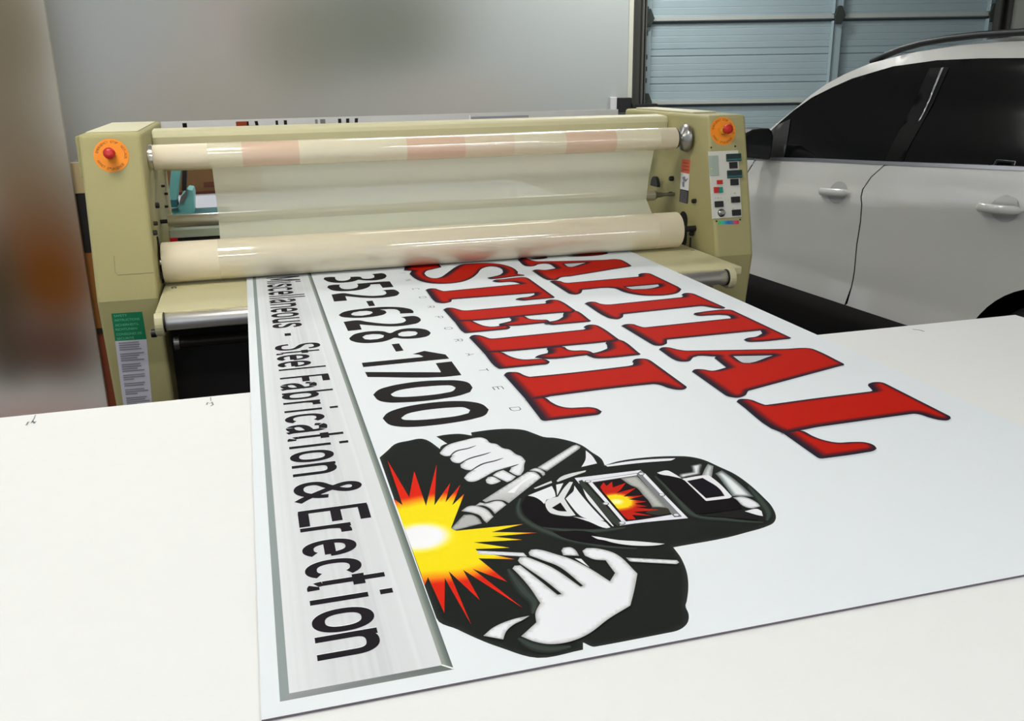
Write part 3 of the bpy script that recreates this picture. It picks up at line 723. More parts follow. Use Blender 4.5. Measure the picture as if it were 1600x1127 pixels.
# hinged door outline on the left front
def fpt(x, z, off=0.0):
    n = np.array([0, -1, 0.2386]); n = n / np.linalg.norm(n)
    return np.array([x, yf(z), z]) + n * off
def on_face(px, py):
    n = np.array([0, -1, 0.2386]); return on_plane(px, py, fpt(0, 1.1), n)
def fbox(mb, x0, x1, z0, z1, h, base=0.0, mi=None):
    vs = [tuple(fpt(x, z, o_)) for x in (x0, x1) for o_ in (base, base + h) for z in (z0, z1)]
    mb.add(vs, [(0, 1, 3, 2), (4, 6, 7, 5), (0, 4, 5, 1), (2, 3, 7, 6), (0, 2, 6, 4), (1, 5, 7, 3)], mi)
def fbox_px(mb, x0, y0, x1, y1, h, base=0.0, mi=None):
    a = on_face(x0, y0); c = on_face(x1, y1); d = on_face(x0, y1); e = on_face(x1, y0)
    fbox(mb, (a[0] + d[0]) / 2, (c[0] + e[0]) / 2, (c[2] + d[2]) / 2, (a[2] + e[2]) / 2, h, base, mi)
b = MB(); p1 = on_face(178, 400); p2 = on_face(181, 430); p3 = on_face(240, 427)
b.tube([fpt(p1[0], p1[2], 0), fpt(p2[0] - .001, p2[2] + .008, 0), fpt(p2[0] + .006, p2[2], 0), fpt(p3[0], p2[2], 0)], .0011, 6)
b.build('door_seam', mat('seam_shadow_groove', (150, 142, 108), .7), lam)
# --- emergency stops
def estop(px, py, rx, name):
    c = on_face(px, py); c = fpt(c[0], c[2])
    r = 0.0445
    n = np.array([0, -1, 0.2386]); n /= np.linalg.norm(n); up = np.array([0, 0.2386, 1]); up /= np.linalg.norm(up); ex = np.array([1., 0, 0])
    d = MB(); d.lathe(c, n, [(0, r), (.0012, r)], 48); d = d.build('warning_disc', M['orange'], lam)
    t = MB()
    for word, a0, a1 in (("EMERGENCY STOP", 165, 62), ("NOT-AUS", 38, -12), ("ARRET D'URGENCE", 202, 318)):
        n_ = len(word); low = word.startswith('ARR')
        for i, ch in enumerate(word):
            if ch == ' ': continue
            a = math.radians(a0 + (a1 - a0) * i / (n_ - 1)); rad = np.array([math.cos(a), math.sin(a)])
            rr = .0330 if not low else .0395
            ctr = c + n * .0015 + ex * rad[0] * rr + up * rad[1] * rr
            tang = np.array([rad[1], -rad[0]]) if not low else np.array([-rad[1], rad[0]])
            outw = rad if not low else -rad
            eu = ex * tang[0] + up * tang[1]; ev = ex * outw[0] + up * outw[1]
            put_text(t, ch, ctr - eu * .0022, eu, ev, .0068, width=.0044)
    t.build('disc_lettering', M['orange_dark'], d)
    k = MB(); k.lathe(c + n * .001, n, [(0, .0120), (.012, .0120), (.014, .0105)], 28); k.build('button_collar', M['gold'], d)
    k = MB(); k.lathe(c + n * .015, n, [(0, .009), (.010, .010), (.014, .0150), (.024, .0150), (.0285, .012), (.030, .006)], 28); k.build('stop_button', M['red_plastic'], d)
estop(174, 243, 27, 'l'); estop(1129.5, 205, 20, 'r')
# --- control panel on the right housing
cp = MB(); fbox_px(cp, 1109, 236, 1156, 341, .003); cp = cp.build('control_panel', M['panel_grey'], lam, bevel=.001)
def CPX(x, y): return 1020 + x / 5.635, 160 + y / 5.635
def cbox(name, x0, y0, x1, y1, h, m, bevel=.0008, base=.003):
    b = MB(); fbox_px(b, *CPX(x0, y0), *CPX(x1, y1), h, base); return b.build(name, m, cp, bevel=bevel)
cbox('indicator_window', 487, 470, 575, 648, .002, mat('pale_green_lens', (160, 172, 158), .3))
b = MB(); q = on_face(*CPX(510, 590)); q = fpt(q[0], q[2], .005); b.lathe(q, (0, -1, .24), [(0, .003), (.001, .003), (.0022, .0015)], 14); b.build('indicator_lamp', mat('lamp_yellow_green', (200, 220, 120), .4), cp)
cbox('temperature_display', 640, 455, 768, 520, .006, M['dark_teal']); cbox('temperature_keypad', 668, 528, 738, 584, .004, M['black'])
cbox('temperature_display', 648, 600, 776, 668, .006, M['dark_teal']); cbox('temperature_keypad', 678, 676, 748, 732, .004, M['black'])
cbox('display_stripe', 640, 500, 768, 514, .001, M['turq_dark'], 0, .009); cbox('display_stripe', 648, 648, 776, 662, .001, M['turq_dark'], 0, .009)
cbox('red_switch', 558, 686, 606, 722, .005, M['red_plastic'])
cbox('stop_switch', 532, 748, 572, 798, .005, M['red_plastic']); cbox('start_switch', 574, 748, 608, 798, .005, M['teal_plastic'])
cbox('rocker_switch', 540, 872, 612, 924, .006, M['black']); cbox('rocker_switch', 684, 832, 758, 884, .006, M['black']); cbox('rocker_switch', 692, 946, 766, 998, .006, M['black'])
b = MB(); q = on_face(*CPX(600, 975)); q = fpt(q[0], q[2], .003); nn = np.array([0, -1, .2386]); b.lathe(q, nn, [(0, .011), (.003, .011), (.003, .0085), (.014, .0075), (.015, .006)], 28, mi=0); b.build('speed_dial', M['steel'], cp)
b = MB(); b.lathe(q - nn * 0 + np.array([0, 0, 0]), nn, [(0, .0128), (.002, .0128)], 28); b.build('dial_skirt', M['black'], cp)
for x, y, t_ in ((543, 850, '<'), (566, 850, 'O'), (592, 850, '>'), (520, 785, '-'), (520, 905, '-'), (618, 905, '-'), (712, 808, 'O'), (700, 940, 'o')):
    b = MB(); q = on_face(*CPX(x, y)); put_text(b, t_, fpt(q[0], q[2], .0034), (1, 0, 0), (0, .232, .972), .005)
    b.build('panel_symbol', M['black'], cp)
for x, y in ((513, 398), (725, 387), (560, 1047), (768, 1033)):
    b = MB(); q = on_face(*CPX(x, y)); b.lathe(fpt(q[0], q[2]), nn, [(0, .0028), (.002, .0026)], 12); b.build('screw', M['black'], lam)
# rainbow maker's strip
b = MB(); cols = [(60, 190, 90), (70, 190, 150), (60, 160, 200), (50, 120, 190), (90, 120, 160), (200, 90, 110), (210, 50, 70)]
for i in range(6):
    x0 = 575 + i * 30; A = [on_face(*CPX(x, y)) for x, y in ((x0, 1038 + (8 - i)), (x0 + 31, 1036 + (7 - i)), (x0 + 31, 1072), (x0, 1076))]
    b.add([tuple(fpt(p[0], p[2], .0008)) for p in A], [(0, 1, 2, 3)], 0, [lin(cols[i]), lin(cols[i + 1]), lin(cols[i + 1]), lin(cols[i])])
b.build('rainbow_strip', M['ink'], lam, colors=True)
b = MB(); q = on_face(*CPX(640, 1066)); put_text(b, 'AGL', fpt(q[0], q[2], .0012), (1, 0, 0), (0, .232, .972), .0055, width=.016); b.build('strip_lettering', mat('strip_print_grey', (60, 70, 100), .5), lam)
# --- warning label and knobs on the inner right wall (plane x = XR)
def xr(px, py, off=.0008): q = on_x(px, py, XR); return (XR - off, q[1], q[2])
def C5(x, y): return 1020 + x / 5.635, 160 + y / 5.635
b = MB(); b.add([xr(*C5(*p)) for p in ((258, 500), (332, 508), (322, 632), (250, 614))], [(0, 1, 2, 3)]); lb = b.build('warning_label', M['warn_orange'], lam)
b = MB(); b.add([xr(*C5(*p)) for p in ((250, 614), (324, 632), (316, 778), (242, 762))], [(0, 1, 2, 3)]); b.build('label_picture', M['white_paint'], lb)
b = MB(); b.add([xr(*C5(*p)) for p in ((242, 762), (316, 778), (308, 893), (234, 874))], [(0, 1, 2, 3)]); b.build('label_text_block', M['black'], lb)
b = MB()
for k in range(8):
    y = 776 + k * 12.5; b.add([xr(*C5(x, yy), off=.0012) for x, yy in ((246 - k * .8, y), (308 - k * .8, y + 14), (308 - k * .8, y + 18), (246 - k * .8, y + 4))], [(0, 1, 2, 3)])
for pts in (((262, 660), (285, 650), (296, 690), (272, 700)), ((285, 690), (310, 665), (312, 675), (290, 705)), ((262, 700), (284, 696), (280, 748), (264, 742))):
    b.add([xr(*C5(*p), off=.0012) for p in pts], [(0, 1, 2, 3)])
b.build('label_print', M['label_text'], lb)
b = MB()
for k in range(3):
    y = 528 + k * 30; b.add([xr(*C5(x, yy), off=.0012) for x, yy in ((268, y), (322, y + 8), (322, y + 13), (268, y + 5))], [(0, 1, 2, 3)])
b.build('label_heading', M['orange_dark'], lb)
for px, py, r in ((1051.5, 279, .0085), (1050, 303, .0075), (1087, 314, .0075), (1083, 365, .0075)):
    q = on_x(px, py, XR); b = MB(); b.lathe((XR, q[1], q[2]), (-1, 0, 0), [(0, r), (.010, r), (.014, r * .75)], 20); b.build('knob', M['black'], lam)
b = MB(); q0 = on_x(1079, 371, XR); q1 = on_x(1081, 389, XR); b.box(XR - .001, XR + .002, q0[1] - .006, q0[1] + .006, q1[2], q0[2]); b.build('slot', M['black'], lam)
b = MB(); q = on_x(1068, 346, XR)
sl = [(q[1] + .030 * math.cos(a), 0.988 + .032 * math.copysign(1, math.sin(a)) * (1 if abs(math.sin(a)) > 1e-9 else 0) + .028 * math.sin(a)) for a in np.linspace(0.001, 2 * PI - .001, 26)]
b.prism(sl, XR - .0015, XR + .004); b.build('roller_slot', M['black_matt'], lam)
for px, py, r in ((243, 321, .0085), (239.5, 364, .0075), (240, 349.5, .006), (252, 291, .004), (257, 303, .004), (257.5, 323, .004)):
    q = on_x(px, py, XL); b = MB(); b.lathe((XL, q[1], q[2]), (1, 0, 0), [(0, r), (.008, r), (.011, r * .75)], 18); b.build('knob', M['black'], lam)
b = MB(); b.prism([(2.02, .945), (2.05, .945), (2.05, 1.07), (2.03, 1.08)], XL, XL + .004); b.box(XL, XL + .008, 1.985, 2.06, .965, .98); b.build('roller_bracket', M['black_matt'], lam)

# --- upper cross cover behind the film roll
b = MB()
cb = [(2.275, 1.300), (2.266, 1.34), (2.27, 1.352), (2.28, 1.359), (2.36, 1.3625), (2.375, 1.355), (2.378, 1.300)]
b.prism(cb, XL, XR); b.build('top_cross_cover', M['cream_top'], lam, bevel=.003)
# --- lower laminating roller
RY, RZ, RR = 2.0305, ST + .0018 + .0582, .0582
b = MB(); b.cyl((-.226, RY, RZ), (1.392, RY, RZ), RR, 72, bevel=.003); rol = b.build('laminating_roller', M['card'], lam)
b = MB(); b.cyl((XL, RY, RZ), (-.226, RY, RZ), .012, 20); b.build('roller_shaft', M['chrome'], rol)
b = MB(); b.cyl((1.392, RY, RZ), (XR + .004, RY, RZ), .010, 20); b.build('roller_shaft', M['black_matt'], rol)
b = MB(); b.lathe((-.070, RY, RZ), (1, 0, 0), [(0, RR + .0007), (1.374, RR + .0007)], 72, cap=False); b.build('film_wrap', mat('glossy_film_on_roller', (222, 212, 184), .4, coat=1.0, coat_rough=.07, mottle=.012, mscale=20, cior=1.9), rol)
# under roller
b = MB(); b.cyl((-.226, RY + .002, RZ - 2 * RR - .010), (1.392, RY + .002, RZ - 2 * RR - .010), .055, 48); b.build('lower_roller', M['black_matt'], lam)
# --- idler bar of polished steel
IY, IZ, IR = 2.20, 1.0975, .0185
b = MB(); b.cyl((-.213, IY, IZ), (1.382, IY, IZ), IR, 40, bevel=.002); ib = b.build('idler_bar', mat('satin_steel', (240, 236, 230), .34, metal=.9), lam)
for x0, x1 in ((XL, -.213), (1.382, XR)):
    b = MB(); b.cyl((x0, IY, IZ), (x1, IY, IZ), .006, 16); b.build('idler_pin', M['black'] if x0 < 0 else M['steel'], ib)
b = MB(); b.lathe((1.382, IY, IZ), (1, 0, 0), [(0, .0185), (.012, .010), (.030, .008)], 24); b.build('idler_collar', M['steel'], ib)
b = MB()
for a in range(0, 1): b.prism([(2.30 + .03 * math.cos(t), 1.115 + .035 * math.sin(t)) for t in np.linspace(0, PI, 14)], 1.425, 1.436)
b.build('cam_plate', M['black'], lam)
# --- beams at the back seen below the idler
q = [on_y(300, y, 2.45) for y in (358, 371, 373, 386)]
b = MB(); b.box(XL, XR, 2.45, 2.50, q[1][2], q[0][2]); b.build('rear_beam', mat('pale_green_paint', (170, 180, 160), .5), lam, bevel=.002)
b = MB(); b.box(XL, XR, 2.455, 2.53, q[3][2] - .04, q[2][2]); b.build('rear_guard', M['black_matt'], lam)
a_ = on_y(264, 380, 2.44); c_ = on_y(277, 372, 2.44)
b = MB(); b.box(a_[0], c_[0], 2.44, 2.454, a_[2] - .02, c_[2]); b.build('red_tape', M['red_strip'], lam)
# --- feed tray and its polished front bar
TYF = 1.69
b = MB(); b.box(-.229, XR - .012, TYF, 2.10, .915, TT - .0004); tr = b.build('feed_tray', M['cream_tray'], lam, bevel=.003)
BYc, BZc, BR = 1.668, .9165, .0215
b = MB(); b.cyl((-.205, BYc, BZc), (1.380, BYc, BZc), BR, 44, bevel=.002); b.build('tray_front_bar', bpy.data.materials['satin_steel'], tr)
for x0, x1 in ((-.229, -.208), (1.383, 1.402)):
    b = MB(); pts = [(1.668 + .030 * math.cos(t), .914 + .032 * math.sin(t)) for t in np.linspace(PI * .62, PI * 1.55, 12)] + [(1.76, .885), (1.80, .914), (1.80, .937), (1.69, .937)]
    b.prism(pts, x0, x1); b.build('tray_bracket', M['cream_tray'], tr, bevel=.002)
b = MB(); b.cyl((-.208, BYc, BZc), (-.2055, BYc, BZc), .026, 20); b.build('bar_end_cap', M['black'], tr)
b = MB(); b.cyl((1.3805, BYc, BZc), (1.385, BYc, BZc), .024, 20); b.build('bar_end_cap', M['black'], tr)
b = MB(); b.cyl((-.242, 1.668, .890), (-.229, 1.668, .890), .011, 16); b.build('bar_bolt', M['black'], tr)
b = MB(); b.lathe((-.20, 2.0 - .03, TT), (0, 0, 1), [(0, .008), (.0025, .007)], 16); b.build('tray_screw', M['steel'], tr)
b = MB(); b.lathe((1.425, 1.975, TT), (0, 0, 1), [(0, .006), (.0025, .005)], 16); b.build('tray_screw', M['steel'], tr)
# --- cabinet front below the tray
b = MB(); b.box(XL, XR, 2.06, 2.10, .10, .905); b.build('front_guard', M['dark_panel'], lam)
b = MB(); b.cyl((XL + .02, 1.985, .775), (XR - .02, 1.985, .775), .017, 24); b.build('take_up_tube', mat('dark_brown_tube', (46, 34, 32), .35), lam)
b = MB(); b.cyl((XL + .015, 1.985, .775), (XL + .03, 1.985, .775), .024, 24); b.build('tube_hub', M['steel'], lam)
zr_ = on_y(300, 266, 2.585)[2]
b = MB(); b.box(XL, XR, 2.585, 2.625, zr_, zr_ + .025); b.build('rear_rail', M['cream'], lam, bevel=.002)
b = MB(); b.box(XL, XR, 2.05, 2.60, .10, .16); b.build('bottom_beam', M['cream'], lam, bevel=.004)
for x in (-.31, 1.53):
    for y in (2.05, 2.55):
        b = MB(); b.cyl((x, y, 0), (x, y, .10), .03, 20); b.build('foot', M['rubber'], lam)
# --- safety label low on the left housing (on the lower front slope)
def ylow(z): return 1.8750 + (0.935 - z) * (1.93 - yf(ZF)) / (0.895 - 0.58)
nl = np.array([0, -1, -(1.93 - yf(ZF)) / (0.935 - 0.58)]); nl = nl / np.linalg.norm(nl)
pl = np.array([0, yf(ZF), ZF])
def lpt(px, py, off=.0008): return on_plane(px, py, pl, nl) + nl * off
A = lpt(174, 490); Bp = lpt(222, 487); Cp = lpt(229, 530); D = lpt(180, 533)
b = MB(); b.add([A, Bp, Cp, D], [(0, 1, 2, 3)]); sl_ = b.build('safety_label', M['green_label'], lam)
Ez = lpt(196, 660); Fz = lpt(240, 656)
b = MB(); b.add([D, Cp, Fz, Ez], [(0, 1, 2, 3)]); b.build('label_sheet', M['label_white'], sl_)
eu = (Bp - A) / np.linalg.norm(Bp - A); ev = -(D - A) / np.linalg.norm(D - A); W_ = np.linalg.norm(Bp - A); H_ = np.linalg.norm(D - A)
b = MB()
for k, (t_, w_) in enumerate((("SAFETY", .42), ("INSTRUCTIONS", .82), ("SICHERHEITS-", .78), ("RICHTLINIEN", .70), ("CONSIGNES DE", .84), ("SÉCURITÉ", .56))):
    put_text(b, t_, A + nl * .0006 + eu * W_ * .07 - ev * H_ * (.13 + .158 * k + .02 * (k // 2)), eu, ev, H_ * .085, width=W_ * w_)
b.build('label_lettering', M['label_mint'], sl_)
b = MB(); H2 = np.linalg.norm(Ez - D); rr_ = random.Random(5); v = .02; k = 0
while v < .97:
    for ln in range(rr_.choice([2, 3, 4])):
        if v > .97: break
        w_ = rr_.uniform(.62, .82) if ln < 2 else rr_.uniform(.35, .8)
        p0 = D + nl * .0006 + eu * W_ * .10 - ev * H2 * v
        b.add([p0, p0 + eu * W_ * w_, p0 + eu * W_ * w_ - ev * .0042, p0 - ev * .0042], [(0, 1, 2, 3)]); v += .0068 / H2
    v += .006 / H2
b.build('label_fine_print', M['label_text'], sl_)

# ================================================================== UPPER FILM ROLL, its own thing on the supply shaft
UY, UZ, UR = 2.10, 1.2946, .0352
fr = empty('film_roll', (0.6, UY, UZ))
tag(fr, 'cream cardboard-cored roll of clear laminating film above the laminating roller', 'film roll')
b = MB(); b.cyl((-.221, UY, UZ), (1.404, UY, UZ), UR, 64, bevel=.001); b.build('cardboard_core', M['card'], fr)
fm = bpy.data.materials.new('banded_clear_film'); fm.use_nodes = True
nt = fm.node_tree; bb = nt.nodes['Principled BSDF']; bb.inputs['Roughness'].default_value = .34; setin(bb, ['Coat Weight'], 1.0); setin(bb, ['Coat Roughness'], .06); setin(bb, ['Coat IOR'], 1.8)
at = nt.nodes.new('ShaderNodeAttribute'); at.attribute_name = 'Col'; nt.links.new(at.outputs['Color'], bb.inputs['Base Color'])
def band_col(px):
    pk = 0
    for a_, c_, k_ in ((380, 468, .9), (634, 724, 1.0), (880, 958, .85), (724, 800, .35)):
        if a_ <= px <= c_: pk = max(pk, k_)
    return mixc((228, 220, 190), (222, 190, 162), pk)
xs_ = [-.066]
edges_px = [327, 379.9, 380, 468, 468.1, 633.9, 634, 724, 724.1, 800, 800.1, 879.9, 880, 958, 958.1, 1026]
rx_ = [(on_y(p, 262 - (p - 232) * .0434, UY)[0], p) for p in edges_px]
b = MB(); seg = 64
for (xa, pa), (xb, pb) in zip(rx_[:-1], rx_[1:]):
    if xb - xa < .001: continue
    vs = []; fs = []
    for x in (xa, xb):
        for k in range(seg):
            an = 2 * PI * k / seg; vs.append((x, UY + (UR + .0008) * math.cos(an), UZ + (UR + .0008) * math.sin(an)))
    fs = [(k, (k + 1) % seg, (k + 1) % seg + seg, k + seg) for k in range(seg)]
    b.add(vs, fs, 0, [lin(band_col((pa + pb) / 2))] * len(vs), smooth=True)
b.build('film_winding', fm, fr, colors=True)
for x0, x1, r, m_, nm in ((-.2335, -.2215, .037, 'chrome', 'end_flange'), (1.4045, 1.407, .034, 'black', 'core_plug'), (1.407, 1.425, .012, 'black', 'shaft'), (1.425, 1.458, .008, 'steel', 'shaft')):
    b = MB(); b.cyl((x0, UY, UZ), (x1, UY, UZ), r, 40); b.build(nm, M[m_], fr)
b = MB(); b.lathe((1.407, UY, UZ), (1, 0, 0), [(0, .034), (.006, .030), (.012, .016), (.018, .016), (.024, .040), (.036, .045), (.040, .045), (.044, .040)], 48); b.build('core_chuck', M['steel'], fr)
# film web hanging from the roll, round the front of the idler, into the nip
wm = bpy.data.materials.new('hazy_film_web'); wm.use_nodes = True; nt = wm.node_tree; nt.nodes.clear()
out = nt.nodes.new('ShaderNodeOutputMaterial'); mx = nt.nodes.new('ShaderNodeMixShader'); tr_ = nt.nodes.new('ShaderNodeBsdfTransparent'); mx2 = nt.nodes.new('ShaderNodeMixShader')
df = nt.nodes.new('ShaderNodeBsdfDiffuse'); df.inputs[0].default_value = (*lin((236, 236, 214)), 1); tl = nt.nodes.new('ShaderNodeBsdfTranslucent'); tl.inputs[0].default_value = (*lin((236, 236, 212)), 1)
gl = nt.nodes.new('ShaderNodeBsdfGlossy'); gl.inputs['Roughness'].default_value = .25; mx3 = nt.nodes.new('ShaderNodeMixShader'); mx3.inputs[0].default_value = .06
mx2.inputs[0].default_value = .35; nt.links.new(df.outputs[0], mx2.inputs[1]); nt.links.new(tl.outputs[0], mx2.inputs[2])
mx.inputs[0].default_value = .80; nt.links.new(tr_.outputs[0], mx.inputs[1]); nt.links.new(mx2.outputs[0], mx3.inputs[1]); nt.links.new(gl.outputs[0], mx3.inputs[2]); nt.links.new(mx3.outputs[0], mx.inputs[2]); nt.links.new(mx.outputs[0], out.inputs[0])
WX0, WX1 = -.066, 1.345
b = MB(); path = [(UY + .026, UZ - .024), (2.165, 1.17), (IY - IR - .0012, IZ + .004), (IY - IR + .001, IZ - .010), (2.13, RZ + .04), (2.085, RZ + .028)]
for th in (0, .0009):
    pass
vs = []
for x in (WX0, WX1):
    for (y, z_) in path: vs.append((x, y, z_))
for x in (WX0, WX1):
    for (y, z_) in path: vs.append((x, y + .0006, z_))
n_ = len(path); fs = [(i, i + 1, n_ + i + 1, n_ + i) for i in range(n_ - 1)]
b.add(vs[:2 * n_], fs, 0); b.build('film_web', wm, fr)
# ================================================================== ROOM (axes: u to the right, d away from the camera)
HD = np.array([0.2690, 0.9631, 0.0]); HD /= np.linalg.norm(HD); RD = np.array([HD[1], -HD[0], 0.0])
RM = Matrix([[RD[0], HD[0], 0, CAM[0]], [RD[1], HD[1], 0, CAM[1]], [0, 0, 1, 0], [0, 0, 0, 1]])
def rl(p):  # world -> room coordinates
    v = np.array(p, float) - np.array([CAM[0], CAM[1], 0]); return np.array([v @ RD, v @ HD, v[2]])
def at_d(px, py, d):
    q = on_plane(px, py, CAM + HD * d, HD); return rl(q)
def rbuild(mb, name, m, parent=None, **kw):
    o = mb.build(name, m, None, **kw)
    o.matrix_world = RM
    if parent is not None: o.parent = parent; o.matrix_parent_inverse = Matrix()
    return o
DW = 7.25
fl = MB(); fl.box(-4.6, 6.2, -7.0, DW + .3, -.10, 0)
floor = rbuild(fl, 'floor', mat('grey_concrete_floor', (70, 67, 66), .6, mottle=.12, mscale=1.5)); tag(floor, kind='structure')
ce = MB(); ce.box(-4.6, 6.2, -7.0, DW + .3, 3.5, 3.6)
ceiling = rbuild(ce, 'ceiling', mat('ceiling_white', (205, 205, 200), .8)); tag(ceiling, kind='structure')
# --- back wall with soft-edged blotches (wall coordinates)
WALLBASE = (170, 172, 166)
BLOBS = [ # px, py, rx, ry, colour, strength
 (900, 40, 330, 260, (170, 176, 174), .9), (330, 160, 260, 150, (176, 166, 152), .7), (380, 20, 130, 120, (178, 168, 160), .8), (170, 60, 130, 110, (170, 171, 170), .7),
 (470, 60, 130, 110, (140, 138, 122), .75), (600, 40, 170, 120, (128, 131, 119), .9), (700, 165, 200, 80, (180, 174, 164), .6),
 (-10, 120, 170, 420, (98, 86, 66), .9), (10, 30, 90, 130, (98, 90, 74), .7),
 (60, 330, 170, 180, (100, 76, 46), .7), (80, 440, 165, 180, (100, 54, 0), .97), (-10, 470, 90, 180, (50, 36, 4), .85),
 (80, 550, 150, 100, (72, 36, 16), .85), (0, 560, 80, 90, (56, 46, 30), .6), (70, 675, 280, 105, (176, 150, 142), .97)]
def blotchy(name, dist, light_gain=1.0):
    m = bpy.data.materials.new(name); m.use_nodes = True; nt = m.node_tree; bs = nt.nodes['Principled BSDF']; bs.inputs['Roughness'].default_value = .85; setin(bs, ['Specular IOR Level'], .15)
    tc = nt.nodes.new('ShaderNodeTexCoord'); rgb = nt.nodes.new('ShaderNodeRGB'); rgb.outputs[0].default_value = (*[v * light_gain for v in lin(WALLBASE)], 1); prev = rgb.outputs[0]
    for (px_, py_, rx, ry, col, k) in BLOBS:
        c = at_d(px_, py_, dist); sc = dist / F
        sub = nt.nodes.new('ShaderNodeVectorMath'); sub.operation = 'SUBTRACT'; sub.inputs[1].default_value = (c[0], 0, c[2]); nt.links.new(tc.outputs['Object'], sub.inputs[0])
        mul = nt.nodes.new('ShaderNodeVectorMath'); mul.operation = 'MULTIPLY'; mul.inputs[1].default_value = (1 / (rx * sc), 0, 1 / (ry * sc)); nt.links.new(sub.outputs[0], mul.inputs[0])
        ln = nt.nodes.new('ShaderNodeVectorMath'); ln.operation = 'LENGTH'; nt.links.new(mul.outputs[0], ln.inputs[0])
        mr = nt.nodes.new('ShaderNodeMapRange'); mr.interpolation_type = 'SMOOTHERSTEP'; mr.inputs[1].default_value = 0; mr.inputs[2].default_value = 1.15; mr.inputs[3].default_value = k; mr.inputs[4].default_value = 0
        nt.links.new(ln.outputs['Value'], mr.inputs[0])
        mx = nt.nodes.new('ShaderNodeMixRGB'); mx.inputs[2].default_value = (*[v * light_gain for v in lin(col)], 1); nt.links.new(mr.outputs[0], mx.inputs[0]); nt.links.new(prev, mx.inputs[1]); prev = mx.outputs[0]
    nt.links.new(prev, bs.inputs['Base Color']); return m
wm_ = blotchy('blotchy_grey_wall', DW)
DP = 3.2
u0 = at_d(986, 80, DW)[0]; u1 = at_d(1586, 30, DW)[0]; HDR = 2.62
w = MB(); w.box(-4.6, u0, DW, DW + .12, 0, 3.5); w.box(u0, u1, DW, DW + .12, HDR, 3.5); w.box(u1, 6.2, DW, DW + .12, 0, 3.5)
wb = rbuild(w, 'wall_back', wm_); tag(wb, kind='structure')
up = (at_d(124, 255, DP)[0] + at_d(153, 636, DP)[0]) / 2
w = MB(); w.box(-4.6, up, DP, DP + .010, 0, 3.5); wl = rbuild(w, 'wall_left', blotchy('blotchy_brown_partition', DP, 1.40)); tag(wl, kind='structure')  # base colours brightened to make up for the weaker light here
w = MB(); w.box(6.2, 6.3, -7.0, DW + .12, 0, 3.5); wr = rbuild(w, 'wall_right', mat('side_wall_paint_right', (170, 170, 166), .85)); tag(wr, kind='structure')
t = MB(); t.box(u0 - .02, u0 + .012, DW - .012, DW + .10, 0, HDR); t1 = rbuild(t, 'trim_1', mat('door_trim_pale', (196, 196, 180), .6)); tag(t1, kind='structure')
t = MB(); t.box(u1 - .03, u1 + .22, DW - .012, DW - .001, 0, HDR); t2 = rbuild(t, 'trim_2', mat('door_trim_right', (180, 186, 172), .6)); tag(t2, kind='structure')

# --- sectional garage door
DD = DW + .16
gd = empty('garage_door', tuple(CAM[:2] + (HD * DD + RD * (u0 + u1) / 2)[:2]) + (0,))
tag(gd, 'pale blue sectional garage door with ribbed panels, closed behind the car', 'garage door')
def gbuild(mb, name, m, **kw):
    o = mb.build(name, m, None, **kw); o.parent = gd; o.matrix_parent_inverse = gd.matrix_basis.inverted(); o.matrix_basis = RM
    return o
M['door'] = mat('pale_blue_painted_steel', (156, 174, 179), .5, mottle=.03, mscale=3)
M['door_rail'] = mat('pale_grey_rail', (176, 182, 176), .5)
M['track'] = mat('dark_galvanised_track', (84, 84, 78), .5, metal=.3)
M['hinge'] = mat('dark_hinge_metal', (58, 66, 60), .5, metal=.3)
bpy.context.view_layer.update()
zs = [0.0, at_d(1150, 166 + 130, DD)[2], at_d(1150, 164, DD)[2], at_d(1150, 34, DD)[2]]
zs[1] = zs[2] - (zs[3] - zs[2]); zs[0] = 0.0; zs.append(2 * zs[3] - zs[2])
